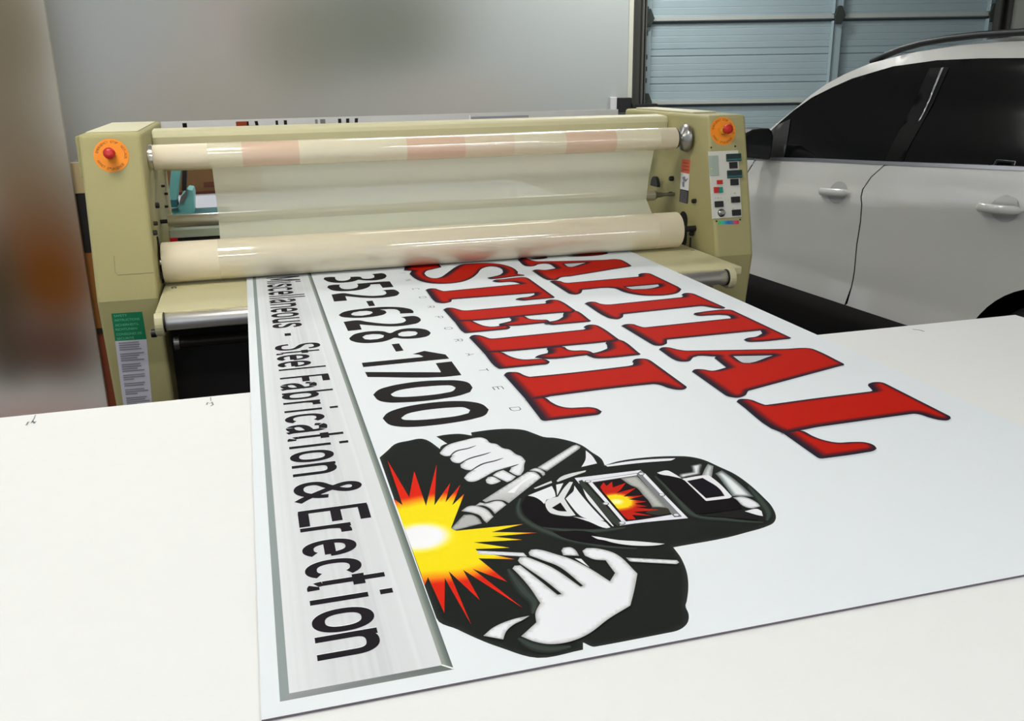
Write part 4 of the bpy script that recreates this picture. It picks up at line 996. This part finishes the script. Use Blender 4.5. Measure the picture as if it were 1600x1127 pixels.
for i in range(4):
    za, zb = zs[i], min(zs[i + 1], 2.75); H = zb - za
    pr = [(DD + .03, za + .004), (DD - .004, za + .004), (DD - .004, za + .028)]
    for c0 in (.32, .66):
        zc = za + H * (1 - c0)
    marks = []
    zz_ = []
    base = za + .028
    # faint ribs plus two pressed double grooves, bottom to top
    pts = [(DD - .004, base), (DD, base + .004)]
    lev = [k / 24 for k in range(2, 24)]
    for k in lev:
        z0 = za + H * k
        if k in (8/24, 16/24): pts += [(DD, z0 - .052), (DD + .007, z0 - .047), (DD + .007, z0 - .038), (DD - .002, z0 - .034), (DD - .002, z0 + .006), (DD + .005, z0 + .009), (DD + .005, z0 + .014), (DD, z0 + .017)]
        elif k * 24 % 2 == 0 and k not in (6/24, 14/24, 10/24, 18/24): pts += [(DD, z0), (DD + .0016, z0 + .004), (DD, z0 + .008)]
        elif k in (10/24, 18/24, 14/24, 6/24, 12/24): pts += [(DD, z0 + .004), (DD + .0016, z0 + .008), (DD, z0 + .012)]
    pts += [(DD, zb - .006), (DD + .03, zb - .006)]
    # keep heights monotonic
    clean = [pts[0]]
    for p in pts[1:]:
        if p[1] >= clean[-1][1]: clean.append(p)
    pr = [(DD + .03, za + .004), (DD - .004, za + .004)] + clean
    b = MB(); b.prism([(y, z) for y, z in pr], u0 - .05, u1 + .05); gbuild(b, 'door_section', M['door'])
    b = MB(); b.box(u0 + .10, u1 - .06, DD - .028, DD - .004, za + .012, za + .042); gbuild(b, 'section_rail', M['door_rail'], bevel=.002)
    b = MB(); b.box(u0 + .10, u1 - .06, DD - .010, DD - .001, za - .008, za + .006); gbuild(b, 'section_seam', mat('seam_rubber', (50, 62, 66), .7) if 'seam_rubber' not in bpy.data.materials else bpy.data.materials['seam_rubber'])
    for uc, wd_ in ((at_d(1303, 66, DD)[0], .036), (u0 + .135, .030), (u1 - .115, .030)):
        b = MB(); b.box(uc - wd_, uc + wd_, DD - .045, DD - .001, za + .045, zb - .006); b.box(uc - wd_, uc - wd_ + .006, DD - .06, DD - .045, za + .045, zb - .006); gbuild(b, 'stile', M['door'], bevel=.002)
        if i > 0:
            b = MB(); b.extr([(uc - .022, DD - .068, za - .03), (uc + .022, DD - .068, za - .03), (uc + .05, DD - .068, za + .03), (uc + .02, DD - .068, za + .10), (uc - .012, DD - .068, za + .10), (uc - .034, DD - .068, za + .03)], (0, .020, 0)); gbuild(b, 'hinge', M['hinge'], bevel=.004)
for side, uu in ((1, u0), (-1, u1)):
    a = uu + side * .012; c = uu + side * .115
    lo_, hi_ = min(a, c), max(a, c)
    b = MB(); b.box(lo_, hi_, DW + .085, DW + .095, 0, 2.7); b.box(lo_, lo_ + .012, DW + .01, DW + .085, 0, 2.7); b.box((lo_ + hi_) / 2 + .015, (lo_ + hi_) / 2 + .030, DW - .02, DW + .085, 0, 2.7); b.box(hi_ - .010, hi_, DW + .0, DW + .085, 0, 2.7)
    gbuild(b, 'vertical_track', M['track'])
b = MB()
for k in range(26):
    z_ = .4 + k * .085
    if k % 4 != 3: b.box(u0 + .112, u0 + .128, DW + .02, DW + .085, z_, z_ + .035)
gbuild(b, 'track_brackets', M['hinge'])

# --- black control box on the wall beside the door
q0 = at_d(957, 176, 7.1); q1 = at_d(993, 153, 7.1)
wx = empty('door_sensor_box', (0, 0, 0)); wx.location = tuple((CAM + RD * q0[0] + HD * DW)[:2]) + (q0[2],)
tag(wx, 'small black control box on the wall left of the garage door', 'control box')
bpy.context.view_layer.update()
def wbuild(mb, name, m, **kw):
    o = mb.build(name, m, None, **kw); o.parent = wx; o.matrix_parent_inverse = wx.matrix_basis.inverted(); o.matrix_basis = RM; return o
b = MB(); b.box(q0[0] + .04, q1[0] - .02, DW - .10, DW - .001, q0[2], q1[2]); wbuild(b, 'box_body', M['black'], bevel=.004)
b = MB(); b.box(q0[0] - .01, q0[0] + .039, DW - .09, DW - .001, q0[2] + .0, q1[2] + .005); wbuild(b, 'pale_side_plate', M['board'], bevel=.004)
b = MB(); b.box(q1[0] - .02, q1[0] + .17, DW - .14, DW - .06, q0[2] + .03, q1[2] - .045); wbuild(b, 'bracket_arm', M['black'], bevel=.004)

# ================================================================== THINGS BEHIND THE LAMINATOR
# pale printed board standing behind the machine
yb_ = 2.598
p = [on_y(x, y, yb_) for x, y in ((236, 193), (560, 181), (966, 169))]
fb = empty('printed_board', (.6, yb_, zr_ + .0255)); tag(fb, 'pale board with black and red print standing on the rear rail of the laminator', 'board')
b = MB(); zt = (p[0][2] + p[2][2]) / 2
b.box(max(p[0][0], XL + .004), min(p[2][0], XR - .004), yb_, yb_ + .008, zr_ + .0255, zt); b.build('board_sheet', M['board'], fb)
zlo = zt - .06
def mkq(xa, xb, col, slant=0, top=.006):
    mk = MB(); A = on_y(xa, 186, yb_)[0]; B_ = on_y(xb, 186, yb_)[0]
    mk.add([(A, yb_ - .0008, zlo), (B_, yb_ - .0008, zlo), (B_ + slant, yb_ - .0008, zt - top), (A + slant, yb_ - .0008, zt - top)], [(0, 1, 2, 3)], 0, [lin(col)] * 4); mk.build('printed_mark', M['ink'], fb, colors=True)
mkq(368, 385, (140, 62, 36)); mkq(385, 388, (30, 28, 28)); mkq(401, 406, (30, 28, 28), -.008); mkq(430, 434, (40, 38, 38)); mkq(443, 448, (40, 38, 38)); mkq(500, 508, (120, 120, 118))
mkq(528, 533, (46, 44, 46)); mkq(539, 544, (46, 44, 46), .004); mkq(551, 556, (46, 44, 46), .008); mkq(284, 291, (20, 20, 20)); mkq(388, 400, (100, 60, 50), 0, .02)
mkq(733, 735, (240, 240, 240)); mkq(736, 826, (150, 152, 162), 0, .012); mkq(492, 496, (130, 130, 130))
# bench behind, turquoise press on it
zb_ = 0.93
qa = on_z(320, 303, zb_)
bench = empty('rear_bench', (-.4, 3.3, 0)); tag(bench, 'pale-topped bench behind the laminator seen under the film roll', 'bench')
b = MB(); b.box(-.33, 1.5, 2.95, qa[1], zb_ - .03, zb_); b.build('bench_top', mat('grey_bench_laminate', (176, 178, 184), .7, spec=.2), bench, bevel=.002)
for x in (-.28, 1.42):
    for y in (3.0, qa[1] - .08):
        b = MB(); b.box(x, x + .05, y, y + .05, 0, zb_ - .03); b.build('leg', M['steel'], bench)
yk = qa[1] + .03
wbx = empty('wooden_crate', (-.2, yk, 0)); tag(wbx, 'brown wooden crate standing behind the rear bench', 'crate')
k0 = on_y(262, 260, yk); k1 = on_y(334, 301, yk)
b = MB(); b.box(k0[0] - .3, k1[0] + .25, yk, yk + .4, 0, 1.20); b.build('crate_body', M['wood'], wbx, bevel=.004)
e0 = on_y(318, 285, yk); e1 = on_y(334, 292, yk); b = MB(); b.box(e0[0], e1[0] + .06, yk - .004, yk, e1[2], e0[2]); b.build('red_mark', M['dark_wood'], wbx)
b = MB(); b.box(k0[0] - .3, k1[0] + .25, yk - .012, yk, zb_ - .04, on_y(334, 298, yk)[2]); b.build('lower_batten', M['dark_wood'], wbx)
yt = 3.25
def Q(x, y, yy=yt): q = on_y(x, y, yy); return (q[0], q[1], q[2])
pr_ = empty('turquoise_press', (-.25, 3.25, zb_)); tag(pr_, 'turquoise lever press standing on the rear bench, seen through the gap left of the film', 'press')
b = MB(); b.extr([Q(268, 262), Q(284, 262), Q(277, 313), Q(262, 313)], (0, .06, 0)); b.build('lever_arm', M['turq'], pr_, bevel=.004)
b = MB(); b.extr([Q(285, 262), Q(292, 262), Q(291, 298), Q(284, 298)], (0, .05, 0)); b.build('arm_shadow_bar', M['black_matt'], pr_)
b = MB(); b.extr([Q(261, 312), Q(276, 312), Q(278, 324), Q(261, 325)], (0, .10, 0)); b.build('jaw', M['turq_dark'], pr_, bevel=.003)
b = MB(); qq = [Q(280, 320, 3.28), Q(282, 308, 3.28), Q(293, 296, 3.28), Q(301, 297, 3.28), Q(303, 304, 3.28), Q(303, 338, 3.28), Q(258, 338, 3.28), Q(258, 330, 3.28), Q(277, 327, 3.28)]
b.extr(qq, (0, .16, 0)); b.build('press_body', M['turq'], pr_, bevel=.004)
b = MB(); b.extr([Q(280, 316, 3.27), Q(284, 306, 3.27), Q(292, 299, 3.27), Q(293, 304, 3.27), Q(285, 318, 3.27)], (0, .01, 0)); b.build('steel_link', M['steel'], pr_)
b = MB(); a_ = Q(256, 338, 3.24); b.box(a_[0] - .02, a_[0] + .25, 3.20, 3.45, zb_ + .0005, max(zb_ + .02, a_[2])); b.build('base_plate', M['turq_dark'], pr_, bevel=.003)
# shelf unit left of the machine
ys = 2.78
A0 = on_y(124, 254, ys); A1 = on_y(153, 636, ys)
xl = (A0[0] + A1[0]) / 2; ztop = A0[2]
zl1 = on_y(128, 302, ys)[2]; zl2 = on_y(134, 395, ys)[2]; zl3 = on_y(146, 514, ys)[2]; zl4 = on_y(146, 521, ys)[2]
cab = empty('storage_cabinet', (xl + .3, ys, 0)); tag(cab, 'dark brown storage cabinet showing as a narrow strip left of the laminator', 'cabinet')
cw = .17
b = MB(); b.box(xl, xl + cw, ys + .02, ys + .45, 0, ztop - .002); b.build('carcass', M['dark_panel'], cab)
b = MB(); b.box(xl, xl + cw, ys, ys + .019, zl1, ztop); b.build('top_panel', mat('beige_panel', (178, 160, 120), .6), cab)
b = MB(); b.box(xl, xl + cw, ys + .004, ys + .019, zl2, zl1 - .002); b.build('dark_door', M['black_matt'], cab)
b = MB(); b.box(xl, xl + cw, ys, ys + .019, zl3, zl2 - .002); b.build('brown_door', mat('amber_brown_panel', (140, 90, 34), .6), cab)
b = MB(); b.box(xl, xl + cw, ys - .01, ys + .019, zl4, zl3 - .001); b.build('shelf_edge', M['black_matt'], cab)
b = MB(); b.box(xl, xl + cw, ys, ys + .019, .05, zl4 - .001); b.build('lower_door', mat('red_brown_panel', (128, 62, 36), .6), cab)
# ================================================================== CAR (local x = towards the rear, y = inwards from its left flank, z up)
O2 = CAM[:2] + (HD * 4.87 + RD * 1.268)[:2]
es = (RD * .397 - HD * 1.015); es /= np.linalg.norm(es); ei = np.array([-es[1], es[0], 0.0])
CM = Matrix([[es[0], ei[0], 0, O2[0]], [es[1], ei[1], 0, O2[1]], [0, 0, 1, 0], [0, 0, 0, 1]])
car = empty('car', (O2[0], O2[1], 0)); car.matrix_world = CM
tag(car, 'white sport utility car with black windows and roof rails parked at the garage door', 'car')
WP = [(.18, .10), (.30, .03), (.40, -.018), (.47, -.012), (.56, .004), (.70, .004), (.86, -.004), (.893, -.002), (.910, .010), (.985, .024), (1.06, .042), (1.12, .060), (1.50, .235), (1.56, .275), (1.60, .33), (1.63, .44), (1.66, .92), (1.9, .92)]
def Wz(z, s=0.0):
    z = z - .085 * max(-.5, min(2.0, s)) * max(0, min(1, (1.35 - z) / .25, (z - .55) / .2))
    return float(np.interp(z, [p[0] for p in WP], [p[1] for p in WP]))
def Ws(s):
    w = 0.0
    if s < -.7: w += .16 * ((-.7 - s) / 1.0) ** 2 * 1.0
    if s > 2.1: w += .16 * ((s - 2.1) / .7) ** 2
    return w
def CW(s, z, off=0.0): return (s, Wz(z, s) + Ws(s) - off, z)
def tr(px, py):
    """pixel -> (s, z) on the flank surface"""
    w = 0.0
    for _ in range(8):
        p0 = np.array([O2[0], O2[1], 0]) + ei * w; q = on_plane(px, py, p0, ei)
        v = q - np.array([O2[0], O2[1], 0]); s, z = v @ es, v[2]; w = Wz(z, s) + Ws(s)
    return (float(s), float(z))
def TR(pts): return [tr(*p) for p in pts]
def cbuild(mb, name, m, parent=None, **kw):
    o = mb.build(name, m, None, **kw); o.parent = parent if parent is not None else car
    return o
def flank(mb, poly, off=0.0, sp=.03, mirror=None):
    V, T, D = fill([poly], sp, need_dist=False)
    pts = [CW(v[0], v[1], off) for v in V]
    if mirror: pts = [(p[0], 1.84 - p[1], p[2]) for p in pts]
    mb.add(pts, T, 0, smooth=True)
C7 = lambda pts: [(1140 + x / 2.348, 40 + y / 2.348) for x, y in pts]
M['car'] = mat('white_car_paint', (190, 190, 184), .32, coat=.8, coat_rough=.04)
M['glass'] = mat('black_tinted_glass', (11, 12, 12), .10, spec=.22)
M['trim'] = mat('grey_belt_trim', (120, 122, 126), .3, metal=.5)
belt = TR([(1182, 250), (1268, 252), (1380, 257.5), (1490, 262), (1600, 267)])
bs_, be_ = belt[0], belt[-1]
slope = (be_[1] - belt[1][1]) / (be_[0] - belt[1][0])
belt_f = [(-.22, bs_[1] - .01)] + belt + [(2.10, be_[1] + .06), (2.45, be_[1] + .14)]
sill = TR([(1172, 427.6), (1300, 470), (1417, 508.5)])
sk = (sill[-1][1] - sill[0][1]) / (sill[-1][0] - sill[0][0])
def zsill(s): return sill[0][1] + sk * (s - sill[0][0])
def zbelt(s): return float(np.interp(s, [p[0] for p in belt_f], [p[1] for p in belt_f]))
gap = TR([(1381, 259), (1361, 277), (1348, 296), (1346.5, 320)] + C7([(480, 720), (467, 800), (458, 900), (447, 960), (430, 1020)]))
gap_b = (gap[-1][0] - .01, zsill(gap[-1][0]))
fgap = [(-.02, zbelt(-.02)), (-.07, .97), (-.10, .85), (-.10, .60), (-.09, zsill(-.09))]
WCR = 1.84; WCF = -.85; WR = .385
def archpts(c, a0, a1, n=14): return [(c + WR * math.cos(math.radians(a0 + (a1 - a0) * i / n)), .36 + WR * math.sin(math.radians(a0 + (a1 - a0) * i / n))) for i in range(n + 1)]
G_ = .0035
def shift(pts, dx): return [(p[0] + dx, p[1]) for p in pts]
for mir in (None, True):
    ft = MB(); poly = shift(fgap, G_) [::1]
    front = [(p[0], p[1]) for p in poly]
    bt = [(s, zbelt(s)) for s in np.linspace(gap[0][0] - G_, fgap[0][0] + G_, 12)]
    poly = front + [(s, zsill(s)) for s in np.linspace(fgap[-1][0] + .05, gap_b[0] - .02, 8)] + shift([gap_b] + gap[::-1][1:], -G_) + bt[:-1]
    flank(ft, poly, mirror=mir); fd = cbuild(ft, 'front_door', M['car'])
    rt = MB(); rg = [(2.02, zbelt(2.02)), (2.02, .95), (1.93, .80)]
    ar = archpts(WCR, 76, 172)
    ar = [p for p in ar if p[1] > zsill(p[0]) + .01]
    poly = shift(gap + [gap_b], G_) + [(s, zsill(s)) for s in np.linspace(gap_b[0] + .05, ar[-1][0] - .01, 7)] + ar[::-1] + rg[::-1] + [(s, zbelt(s)) for s in np.linspace(1.95, gap[0][0] + .05, 10)]
    flank(rt, poly, mirror=mir); rd = cbuild(rt, 'rear_door', M['car'])
    q = MB(); poly = [(2.025, zbelt(2.025)), (2.025, .95), (1.935, .80)] + [(p[0], p[1]) for p in archpts(WCR, 73, 8)] + [(WCR + WR, .28), (2.70, .30), (2.76, .55), (2.74, .90), (2.66, 1.12), (2.40, zbelt(2.40))]
    flank(q, poly, mirror=mir); cbuild(q, 'rear_quarter', M['car'])
    q = MB(); poly = [(-.03, zbelt(-.02) - .002)] + shift(fgap[1:], -G_)[:-1] + [(-.10, .36), (WCF + WR + .02, .30)] + archpts(WCF, 0, 180) + [(-1.45, .30), (-1.70, .35), (-1.72, .60), (-1.62, .84), (-1.30, .95), (-.60, 1.02)]
    flank(q, poly, mirror=mir); cbuild(q, 'front_fender', M['car'])
    # dark body behind the gaps, cladding below
    q = MB(); poly = [(-.12, .50), (1.40, .52), (1.55, .80), (2.10, .95), (2.10, 1.02), (-.12, .98)]; flank(q, poly, off=-.012, mirror=mir); cbuild(q, 'inner_body', M['black'])
    q = MB(); poly = [(WCF + WR, .22), (WCR - WR, .22)] + [p for p in archpts(WCR, 180, 150, 4)][1:3] + [(s, zsill(s) - .001) for s in np.linspace(WCR - WR - .005, -.10, 10)] + [(WCF + WR - .01, .42)]
    flank(q, poly, off=.0, mirror=mir); cbuild(q, 'sill_cladding', M['black_matt'])
    # greenhouse
    WT = TR([(1219, 191), (1240, 173), (1268, 153), (1300, 137), (1331.6, 123), (1395.5, 104), (1463.7, 94.5), (1530, 91.5), (1600, 91)])
    RO = TR([(1206, 199.7), (1225, 184), (1240, 172), (1268, 148), (1292, 131), (1320, 116), (1360, 99), (1428, 82), (1500, 71), (1560, 66), (1600, 64)])
    e = WT[-1]; WTx = WT + [(1.95, e[1] + .005), (2.20, e[1] - .02), (2.40, e[1] - .09)]
    e = RO[-1]; ROx = RO + [(2.0, e[1] - .003), (2.35, e[1] - .03), (2.60, e[1] - .08)]
    ROx = [(ROx[0][0] - .10, ROx[0][1] - .075)] + ROx; WTx = [(WTx[0][0] - .16, zbelt(0) + .03)] + WTx
    q = MB(); poly = [(s, zbelt(s) + .016) for s in np.linspace(2.42, WTx[0][0] + .02, 14)] + WTx
    flank(q, poly, off=.0, mirror=mir); cbuild(q, 'side_windows', M['glass'])
    q = MB(); poly = [(s, zbelt(s)) for s in np.linspace(-.03, 2.42, 16)] + [(s, zbelt(s) + .015) for s in np.linspace(2.42, -.03, 16)]
    flank(q, poly, off=.004, mirror=mir); cbuild(q, 'belt_trim', M['trim'])
    q = MB(); poly = [(p[0], p[1] + .001) for p in WTx] + [(2.62, zbelt(2.4)), (2.62, ROx[-1][1])] + ROx[::-1]
    flank(q, poly, off=.001, sp=.04, mirror=mir); cbuild(q, 'roof_side', M['car'])
    q = MB(); poly = TR([(1453, 106), (1484, 105), (1411, 254), (1384, 252)]); flank(q, poly, off=.003, mirror=mir); cbuild(q, 'centre_pillar', mat('pillar_black', (12, 12, 12), .6, spec=.05) if 'pillar_black' not in bpy.data.materials else bpy.data.materials['pillar_black'])
    q = MB(); poly = TR([(1472, 106), (1476, 105), (1440, 186), (1436, 190)]); flank(q, poly, off=.005, mirror=mir); cbuild(q, 'pillar_highlight', M['trim'])  # highlight along the pillar, painted as a lighter strip
    q = MB(); poly = TR([(1214, 196), (1236, 186), (1231, 220), (1226, 246), (1185, 246), (1190, 222)]); flank(q, poly, off=.004, mirror=mir); cbuild(q, 'mirror_sail', M['black'])
    # handles
    for door, a, c_, nm in ((fd, (1284, 298), (1330, 299), 'f'), (rd, (1530, 322), (1612, 330), 'r')):
        s0, z0 = tr(*a); s1, z1 = tr(*c_); s1 = s0 + .205; z1 = z0 + .012 if nm == 'f' else z0 + .008
        sg = -1 if not mir else 1
        def yy(s, z, o): p = CW(s, z, o); return p[1] if not mir else 1.84 - p[1]
        b = MB(); n = 16; rings = []
        for i in range(n + 1):
            t = i / n; s = s0 + (s1 - s0) * t; z = z0 + (z1 - z0) * t; prf = min(1, math.sin(PI * min(max(t, .0), 1)) * 3 + .02) ** .5
            o_ = .014 + .024 * math.sin(PI * t) ** .6
            for k in range(10):
                an = 2 * PI * k / 10; b.v.append((s, yy(s, z, o_ + math.cos(an) * .010 * prf), z + math.sin(an) * .0175 * prf)); b.c.append((1, 1, 1))
        for i in range(n):
            for k in range(10): b.f.append([i * 10 + k, i * 10 + (k + 1) % 10, (i + 1) * 10 + (k + 1) % 10, (i + 1) * 10 + k]); b.m.append(0); b.sm.append(True)
        b.f.append(list(range(10))); b.m.append(0); b.sm.append(False); b.f.append(list(range(n * 10, n * 10 + 10))); b.m.append(0); b.sm.append(False)
        cbuild(b, 'door_handle', M['car'], door)
        b = MB(); sc_ = s0 + .115; zc_ = z0 + .004
        el = [(sc_ + .062 * math.cos(t), zc_ + .050 * math.sin(t)) for t in np.linspace(0, 2 * PI, 25)[:-1]]
        V, T, D = fill([el], .012); 
        b.add([(v[0], yy(v[0], v[1], .0015), v[1]) for v in V], T, 0, smooth=True)
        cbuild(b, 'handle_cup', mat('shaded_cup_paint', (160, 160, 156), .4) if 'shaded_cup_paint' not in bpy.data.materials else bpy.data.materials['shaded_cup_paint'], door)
    # roof rail
    b = MB()
    rp = [(1362, 97), (1385, 86), (1410, 76), (1440, 67.5), (1480, 60.5), (1530, 54.5), (1600, 50)]
    pts = []
    for x, y in rp:
        p0 = np.array([O2[0], O2[1], 0]) + ei * .33; q = on_plane(x, y, p0, ei); v = q - np.array([O2[0], O2[1], 0]); pts.append((v @ es, .33, v[2]))
    e = pts[-1]; pts += [(2.1, .33, e[2] - .005), (2.35, .33, e[2] - .03), (2.5, .33, e[2] - .09)]
    if mir: pts = [(p[0], 1.84 - p[1], p[2]) for p in pts]
    b.tube(pts, .0145, 10); 
    for s_ in (1.45, 2.3):
        z_ = e[2] - .07; y_ = .33 if not mir else 1.51
        b.box(s_ - .03, s_ + .03, y_ - .012, y_ + .012, z_, e[2] - .005)
    cbuild(b, 'roof_rail', M['black'])
# roof and glass spanning between the two sides
def span(name, stations, m, bulge=.05, off=0.0):
    b = MB(); n = 13; vs = []
    for (s, z) in stations:
        w0 = Wz(z) + Ws(s) + off
        for k in range(n):
            t = k / (n - 1); y = w0 + (1.84 - 2 * w0) * t; vs.append((s, y, z + bulge * (1 - (2 * t - 1) ** 2) ** .8))
    fs = [(i * n + k, i * n + k + 1, (i + 1) * n + k + 1, (i + 1) * n + k) for i in range(len(stations) - 1) for k in range(n - 1)]
    b.add(vs, fs, 0, smooth=True); return cbuild(b, name, m)
roofst = [p for p in ROx if p[1] > 1.50]; wsst = [p for p in ROx if p[1] <= 1.50] + roofst[:1]
span('roof', roofst, M['car'], .045)
span('windscreen', wsst, M['glass'], .03)
span('rear_window', [ROx[-1], (2.66, 1.30), (2.70, 1.12)], M['glass'], .0)
span('tailgate', [(2.70, 1.12), (2.75, .90), (2.77, .55), (2.72, .30)], M['car'], .0)
span('bonnet', [(wsst[0][0] + .01, wsst[0][1]), (-.30, 1.03), (-.60, 1.02), (-1.30, .95), (-1.62, .84)], M['car'], .03)
span('front_bumper', [(-1.62, .84), (-1.72, .60), (-1.70, .35), (-1.60, .22)], M['car'], .0)
b = MB(); b.box(-1.5, 2.6, .15, 1.69, .20, .45); cbuild(b, 'underbody', M['black_matt'])
# wheels
for c in (WCF, WCR):
    for y0, sg in ((.03, 1), (1.81, -1)):
        b = MB(); b.lathe((c, y0, .345), (0, sg, 0), [(0, .215), (.0, .30), (.03, .338), (.06, .345), (.18, .345), (.21, .335), (.22, .215)], 48); wh = cbuild(b, 'wheel', M['rubber'])
        b = MB(); b.lathe((c, y0 + sg * .012, .345), (0, sg, 0), [(0, .216), (.02, .205), (.03, .04), (.02, .03)], 40)
        for k in range(5):
            a = 2 * PI * k / 5; d1 = np.array([math.cos(a), 0, math.sin(a)]); d2 = np.array([-math.sin(a), 0, math.cos(a)]); cc = np.array([c, y0 + sg * .004, .345])
            b.extr([cc + d1 * .03 - d2 * .03, cc + d1 * .205 - d2 * .022, cc + d1 * .205 + d2 * .022, cc + d1 * .03 + d2 * .03], (0, sg * .016, 0))
        cbuild(b, 'rim', M['steel'], wh)
# door mirror (traced in a plane square to the car's length)
def on_s(x, y, s):
    p0 = np.array([O2[0], O2[1], 0]) + es * s; q = on_plane(x, y, p0, es); v = q - np.array([O2[0], O2[1], 0]); return (s, float(v @ ei), float(v[2]))
mp = [on_s(x, y, .17) for x, y in ((1162, 211.5), (1168, 206.5), (1177, 202.3), (1190, 200.6), (1203, 200.6), (1208, 205), (1210, 214), (1207, 240), (1205, 250.5), (1187, 249), (1164.6, 246.5), (1163, 230))]
b = MB(); b.extr(mp, (-.13, 0, 0)); mo = cbuild(b, 'door_mirror', M['black'], bevel=.014, bseg=3)
mc_ = np.mean(mp, 0); b = MB(); b.add([tuple(mc_ + (np.array(p) - mc_) * .84 + np.array([.002, 0, 0])) for p in mp], [tuple(range(len(mp)))]); cbuild(b, 'mirror_glass', mat('dark_mirror_glass', (40, 41, 42), .12), mo)
b = MB(); b.extr([(1.84 - 0, 0, 0)] and [(p[0], 1.84 - p[1], p[2]) for p in mp], (-.13, 0, 0)); cbuild(b, 'door_mirror', M['black'], bevel=.014, bseg=3)

# ================================================================== LIGHTS
def ceiling_fixture(u, d, z, L, Wd, power, rot=0.0, n=2, lab=None):
    c = CAM + RD * u + HD * d
    root = empty('ceiling_light', (c[0], c[1], z)); root.rotation_euler = (0, 0, rot)
    tag(root, lab or 'twin tube fluorescent ceiling light above the workshop, in a set mostly added as fill', 'ceiling light', 'fluorescent ceiling lights outside the picture')
    b = MB(); b.box(-L / 2 - .03, L / 2 + .03, -Wd / 2 - .04, Wd / 2 + .04, .03, .09); hb = b.build('housing', M['white_paint'], None); hb.parent = root
    for i in range(n):
        y = (i - (n - 1) / 2) * Wd / max(1, n - 1) if n > 1 else 0
        b = MB(); b.cyl((-L / 2, y, .0), (L / 2, y, .0), .019 if n == 2 else .044, 16); o = b.build('tube', M['tube'], None); o.parent = root
    ld = bpy.data.lights.new('fluorescent', 'AREA'); ld.shape = 'RECTANGLE'; ld.size = L; ld.size_y = Wd + .04; ld.energy = power; ld.color = (1.0, .998, .99)
    lo = bpy.data.objects.new('fluorescent', ld); COL.objects.link(lo); lo.parent = root; lo.location = (0, 0, -.03)
    return root
M['tube'] = mat('lit_tube', (255, 252, 244), .5, emit=(255, 252, 244), estr=14)
def world_fix(x, y, z, L, Wd, power, rot=0.0):
    p = rl((x, y, 0)); return ceiling_fixture(p[0], p[1], z, L, Wd, power, rot)
ceiling_fixture(*rl((-.62, 1.0, 0))[:2], 3.15, 1.22, .50, 11, 0.0, 5, 'four tube fluorescent ceiling light above the work table')
world_fix(-.6, -1.9, 3.15, 1.22, .20, 23)  # added fill light behind the camera, makes up brightness on the foreground
world_fix(1.7, -1.9, 3.15, 1.22, .20, 36)  # added fill light behind the camera, for the right side
world_fix(2.4, -5.6, 3.0, 1.22, .12, 40)
world_fix(4.0, -5.6, 3.0, 1.22, .12, 40)
world_fix(-1.2, 5.0, 3.2, 1.22, .20, 42)  # added fill light to brighten the back wall
world_fix(1.2, 3.6, 3.2, 1.22, .20, 22)  # added fill light to brighten the car's near side
world_fix(2.6, 5.2, 3.2, 1.22, .20, 38)  # added fill light to brighten the garage door area
wd_ = bpy.data.worlds.new('world'); SC.world = wd_; wd_.use_nodes = True
bg = wd_.node_tree.nodes['Background']; bg.inputs[0].default_value = (*lin((214, 224, 238)), 1); bg.inputs[1].default_value = 0.9
SC.view_settings.view_transform = 'Standard'; SC.view_settings.look = 'None'; SC.view_settings.exposure = 0.0; SC.view_settings.gamma = 1.0
SC.view_settings.use_curve_mapping = False
try:
    SC.cycles.use_denoising = True; SC.cycles.max_bounces = 8; SC.cycles.diffuse_bounces = 4; SC.cycles.transparent_max_bounces = 12; SC.cycles.sample_clamp_indirect = 6
except Exception: pass
